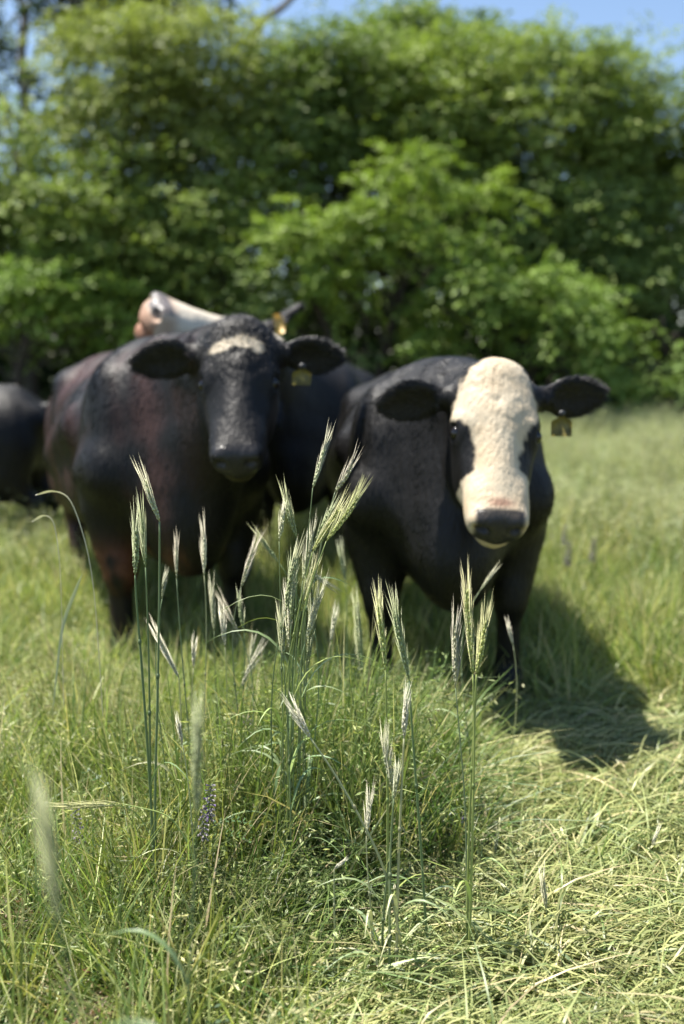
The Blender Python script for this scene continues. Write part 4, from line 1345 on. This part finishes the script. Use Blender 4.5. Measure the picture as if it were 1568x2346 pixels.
def dry_blade(label, pts, d, w, col=(.62, .60, .48), bulge=1.0):
    """One withered grass blade: a folded strip through the given picture points, rooted in the ground."""
    pp = [np.array(P(u, v, d + dd)) for u, v, dd in pts]
    t = np.linspace(0, 1, len(pp)); s = np.linspace(0, 1, 24)
    q = np.stack([np.interp(s, t, [p[k] for p in pp]) for k in range(3)], 1)
    for _ in range(5): q[1:-1] = (q[:-2] + 2 * q[1:-1] + q[2:]) / 4
    tan = np.gradient(q, axis=0); tan /= np.linalg.norm(tan, axis=1)[:, None]
    sd = np.cross(tan, (.2, .5, .8)); sd /= np.linalg.norm(sd, axis=1)[:, None]; nr = np.cross(tan, sd)
    wv = (w * (.06 + .94 * np.sin(math.pi * np.clip(.04 + .95 * s ** bulge, 0, 1))))[:, None]
    o = q[0].copy(); q = q - o; n = len(q)
    A = Acc()
    A.add(np.concatenate([q - sd * wv, q - nr * w * .35, q + sd * wv]),
          [[j, j + 1, n + j + 1, n + j] for j in range(n - 1)] + [[n + j, n + j + 1, 2 * n + j + 1, 2 * n + j] for j in range(n - 1)], None, col)
    b = obj('dry_grass_blade', A.mesh('dry_grass_blade', M_RYE, True)); b.location = o
    tag(b, label, 'grass blade', 'withered grass blades')


dry_blade('whitish withered grass blade arching over the brownish cow\'s flank', [(236, 1640, .0), (214, 1300, .0), (165, 1138, .0), (120, 1122, .0), (82, 1135, .0)], 2.4, .0052, bulge=3.2)
dry_blade('short pale withered blade curling below the arching one, by the hind leg', [(146, 1620, .0), (140, 1300, .0), (125, 1190, .0), (100, 1178, .0), (74, 1196, .0)], 2.45, .0046, bulge=3.2)
dry_blade('pale withered blade leaning right behind the rusty foreleg', [(120, 1640, 0), (142, 1430, 0), (176, 1345, 0), (190, 1312, 0)], 2.5, .0045, (.45, .48, .30))
dry_blade('straw coloured blade bowed over the gap between mound and trampled strip', [(1120, 1960, 0), (1136, 1870, .05), (1090, 1836, .05), (1010, 1842, .05)], 2.4, .0042, (.58, .56, .36))
dry_blade('bleached broken straw lying low at the bottom of the meadow', [(430, 2258, 0), (470, 2266, 0), (505, 2278, 0)], 1.93, .0065, (.72, .66, .50))
dry_blade('long pale blade slanting across the grass on the near left', [(0, 2205, 0), (60, 2250, 0), (120, 2300, 0), (160, 2335, 0)], 1.8, .0032, (.60, .60, .36))

# ---------------------------------------------------------------- purple vetch
def vetch(label, u, v, d, lean, size=1.0, dry=0.0):
    rng = np.random.default_rng(int(u + v))
    top = P(u, v, d); g = float(ground_z(top.x, d))
    root = empty('vetch_flower', (top.x - lean * .1, d, g))
    tag(root, label, 'vetch flower', 'purple vetch flowers in the grass')
    o = np.array((top.x - lean * .1, d, g)); t = np.array(top) - o
    pp = bez((0, 0, 0), (0, 0, t[2] * .5), t - np.array((lean * .03, 0, .06)), t, 14)
    ac = Acc(); tube(ac, pp, np.linspace(.0014, .0008, 14), 5, (.08, .13, .05)); obj('stem', ac.mesh('stem', M_RYE, True), root)
    n = int(26 * size)
    ax = pp[-1] - pp[-4]; ax /= np.linalg.norm(ax)
    ac = Acc()
    for i in range(n):
        f = i / n
        q = pp[-1] - ax * (.060 * size * (1 - f))
        a = i * 2.4; out = np.array((math.cos(a), math.sin(a), .1)); out -= ax * (out @ ax); out /= np.linalg.norm(out)
        dr = out * .8 - ax * (.55 * (1 - f)) + .1 * rng.normal(size=3) + ax * .3 * f; dr /= np.linalg.norm(dr)
        L = .013 * size ** .5 * (.7 + .5 * (1 - f)); x = np.cross(dr, ax); x /= np.linalg.norm(x); y = np.cross(dr, x)
        c = np.array((.25, .19, .42)) * (.6 + .7 * rng.random()) * (1 - f * .3) + np.array((.05, .03, .06)) * rng.random()
        if rng.random() < .40 + dry: c = np.array((.50, .47, .50)) * (.7 + .5 * rng.random())
        m = q + dr * L * .55
        V = [q, m + x * L * .17, m + y * L * .15, m - x * L * .17, m - y * L * .15, q + dr * L + y * L * .2, q + dr * L + x * L * .16 + ax * L * .12, q + dr * L - x * L * .16 + ax * L * .12]
        ac.add(V, [[1, 6, 5, 2], [3, 2, 5, 7]], [[0, 2, 1], [0, 3, 2], [0, 4, 3], [0, 1, 4], [1, 4, 5], [4, 3, 5]], c)
    r = obj('raceme', ac.mesh('raceme', M_FLOWER), root)
    r['kind'] = 'stuff'
    for _ in range(3):
        az = rng.random() * 6.283; q = pp[int(rng.integers(3, 9))]; al = Acc()
        out = np.array((math.cos(az), math.sin(az), .45)); out /= np.linalg.norm(out); sd = np.cross(out, (0, 0, 1)); sd /= np.linalg.norm(sd)
        for j in range(7):
            b = q + out * .014 * (j + 1) - np.array((0, 0, .0012)) * j * j
            for s in (-1, 1):
                dr = sd * s + out * .4; L = .016
                al.add([b, b + dr * L * .5 + out * L * .2, b + dr * L, b + dr * L * .5 - out * L * .2], [[0, 1, 2, 3]], None, (.06, .11, .04))
        obj('leaf', al.mesh('leaf', M_RYE), root)


vetch('large purple vetch flower drooping beside the hazy rye ear, fading white below', 484, 1795, 2.02, .2, 1.25, .4)
vetch('greying second vetch cluster directly under the large purple one', 468, 1855, 2.0, .1, 1.0, .6)
vetch('small mauve vetch flower above the tall grass mound under the brownish cow', 566, 1640, 2.5, .1, 1.2, .3)
vetch('dusty purple vetch flower at the edge of the trampled strip', 1058, 1850, 2.38, .3, 1.6, .3)
vetch('purple vetch flower low in the nearest grass, under the rye stems', 374, 2290, 1.80, -.1, 1.2, .2)
vetch('pale withered vetch flower beside the low purple one in the nearest grass', 338, 2318, 1.80, -.2, 1.1, .7)
vetch('faint brownish vetch flower among upright grass on the near left', 172, 1855, 2.15, -.2, 1.2, .4)
vetch('mauve vetch flower cut by the picture edge on the trampled side', 1556, 1965, 2.25, .1, 1.3, .3)
vetch('tiny blurred mauve vetch beside the white faced cow, nearer its flank', 1305, 1240, 4.6, .1, 1.8, .3)
vetch('tiny blurred mauve vetch out in the meadow past the cow\'s flank', 1362, 1232, 4.7, .1, 1.8, .4)
vetch('tiny pale vetch farthest out in the meadow, past the others', 1296, 1202, 5.2, .1, 1.6, .4)
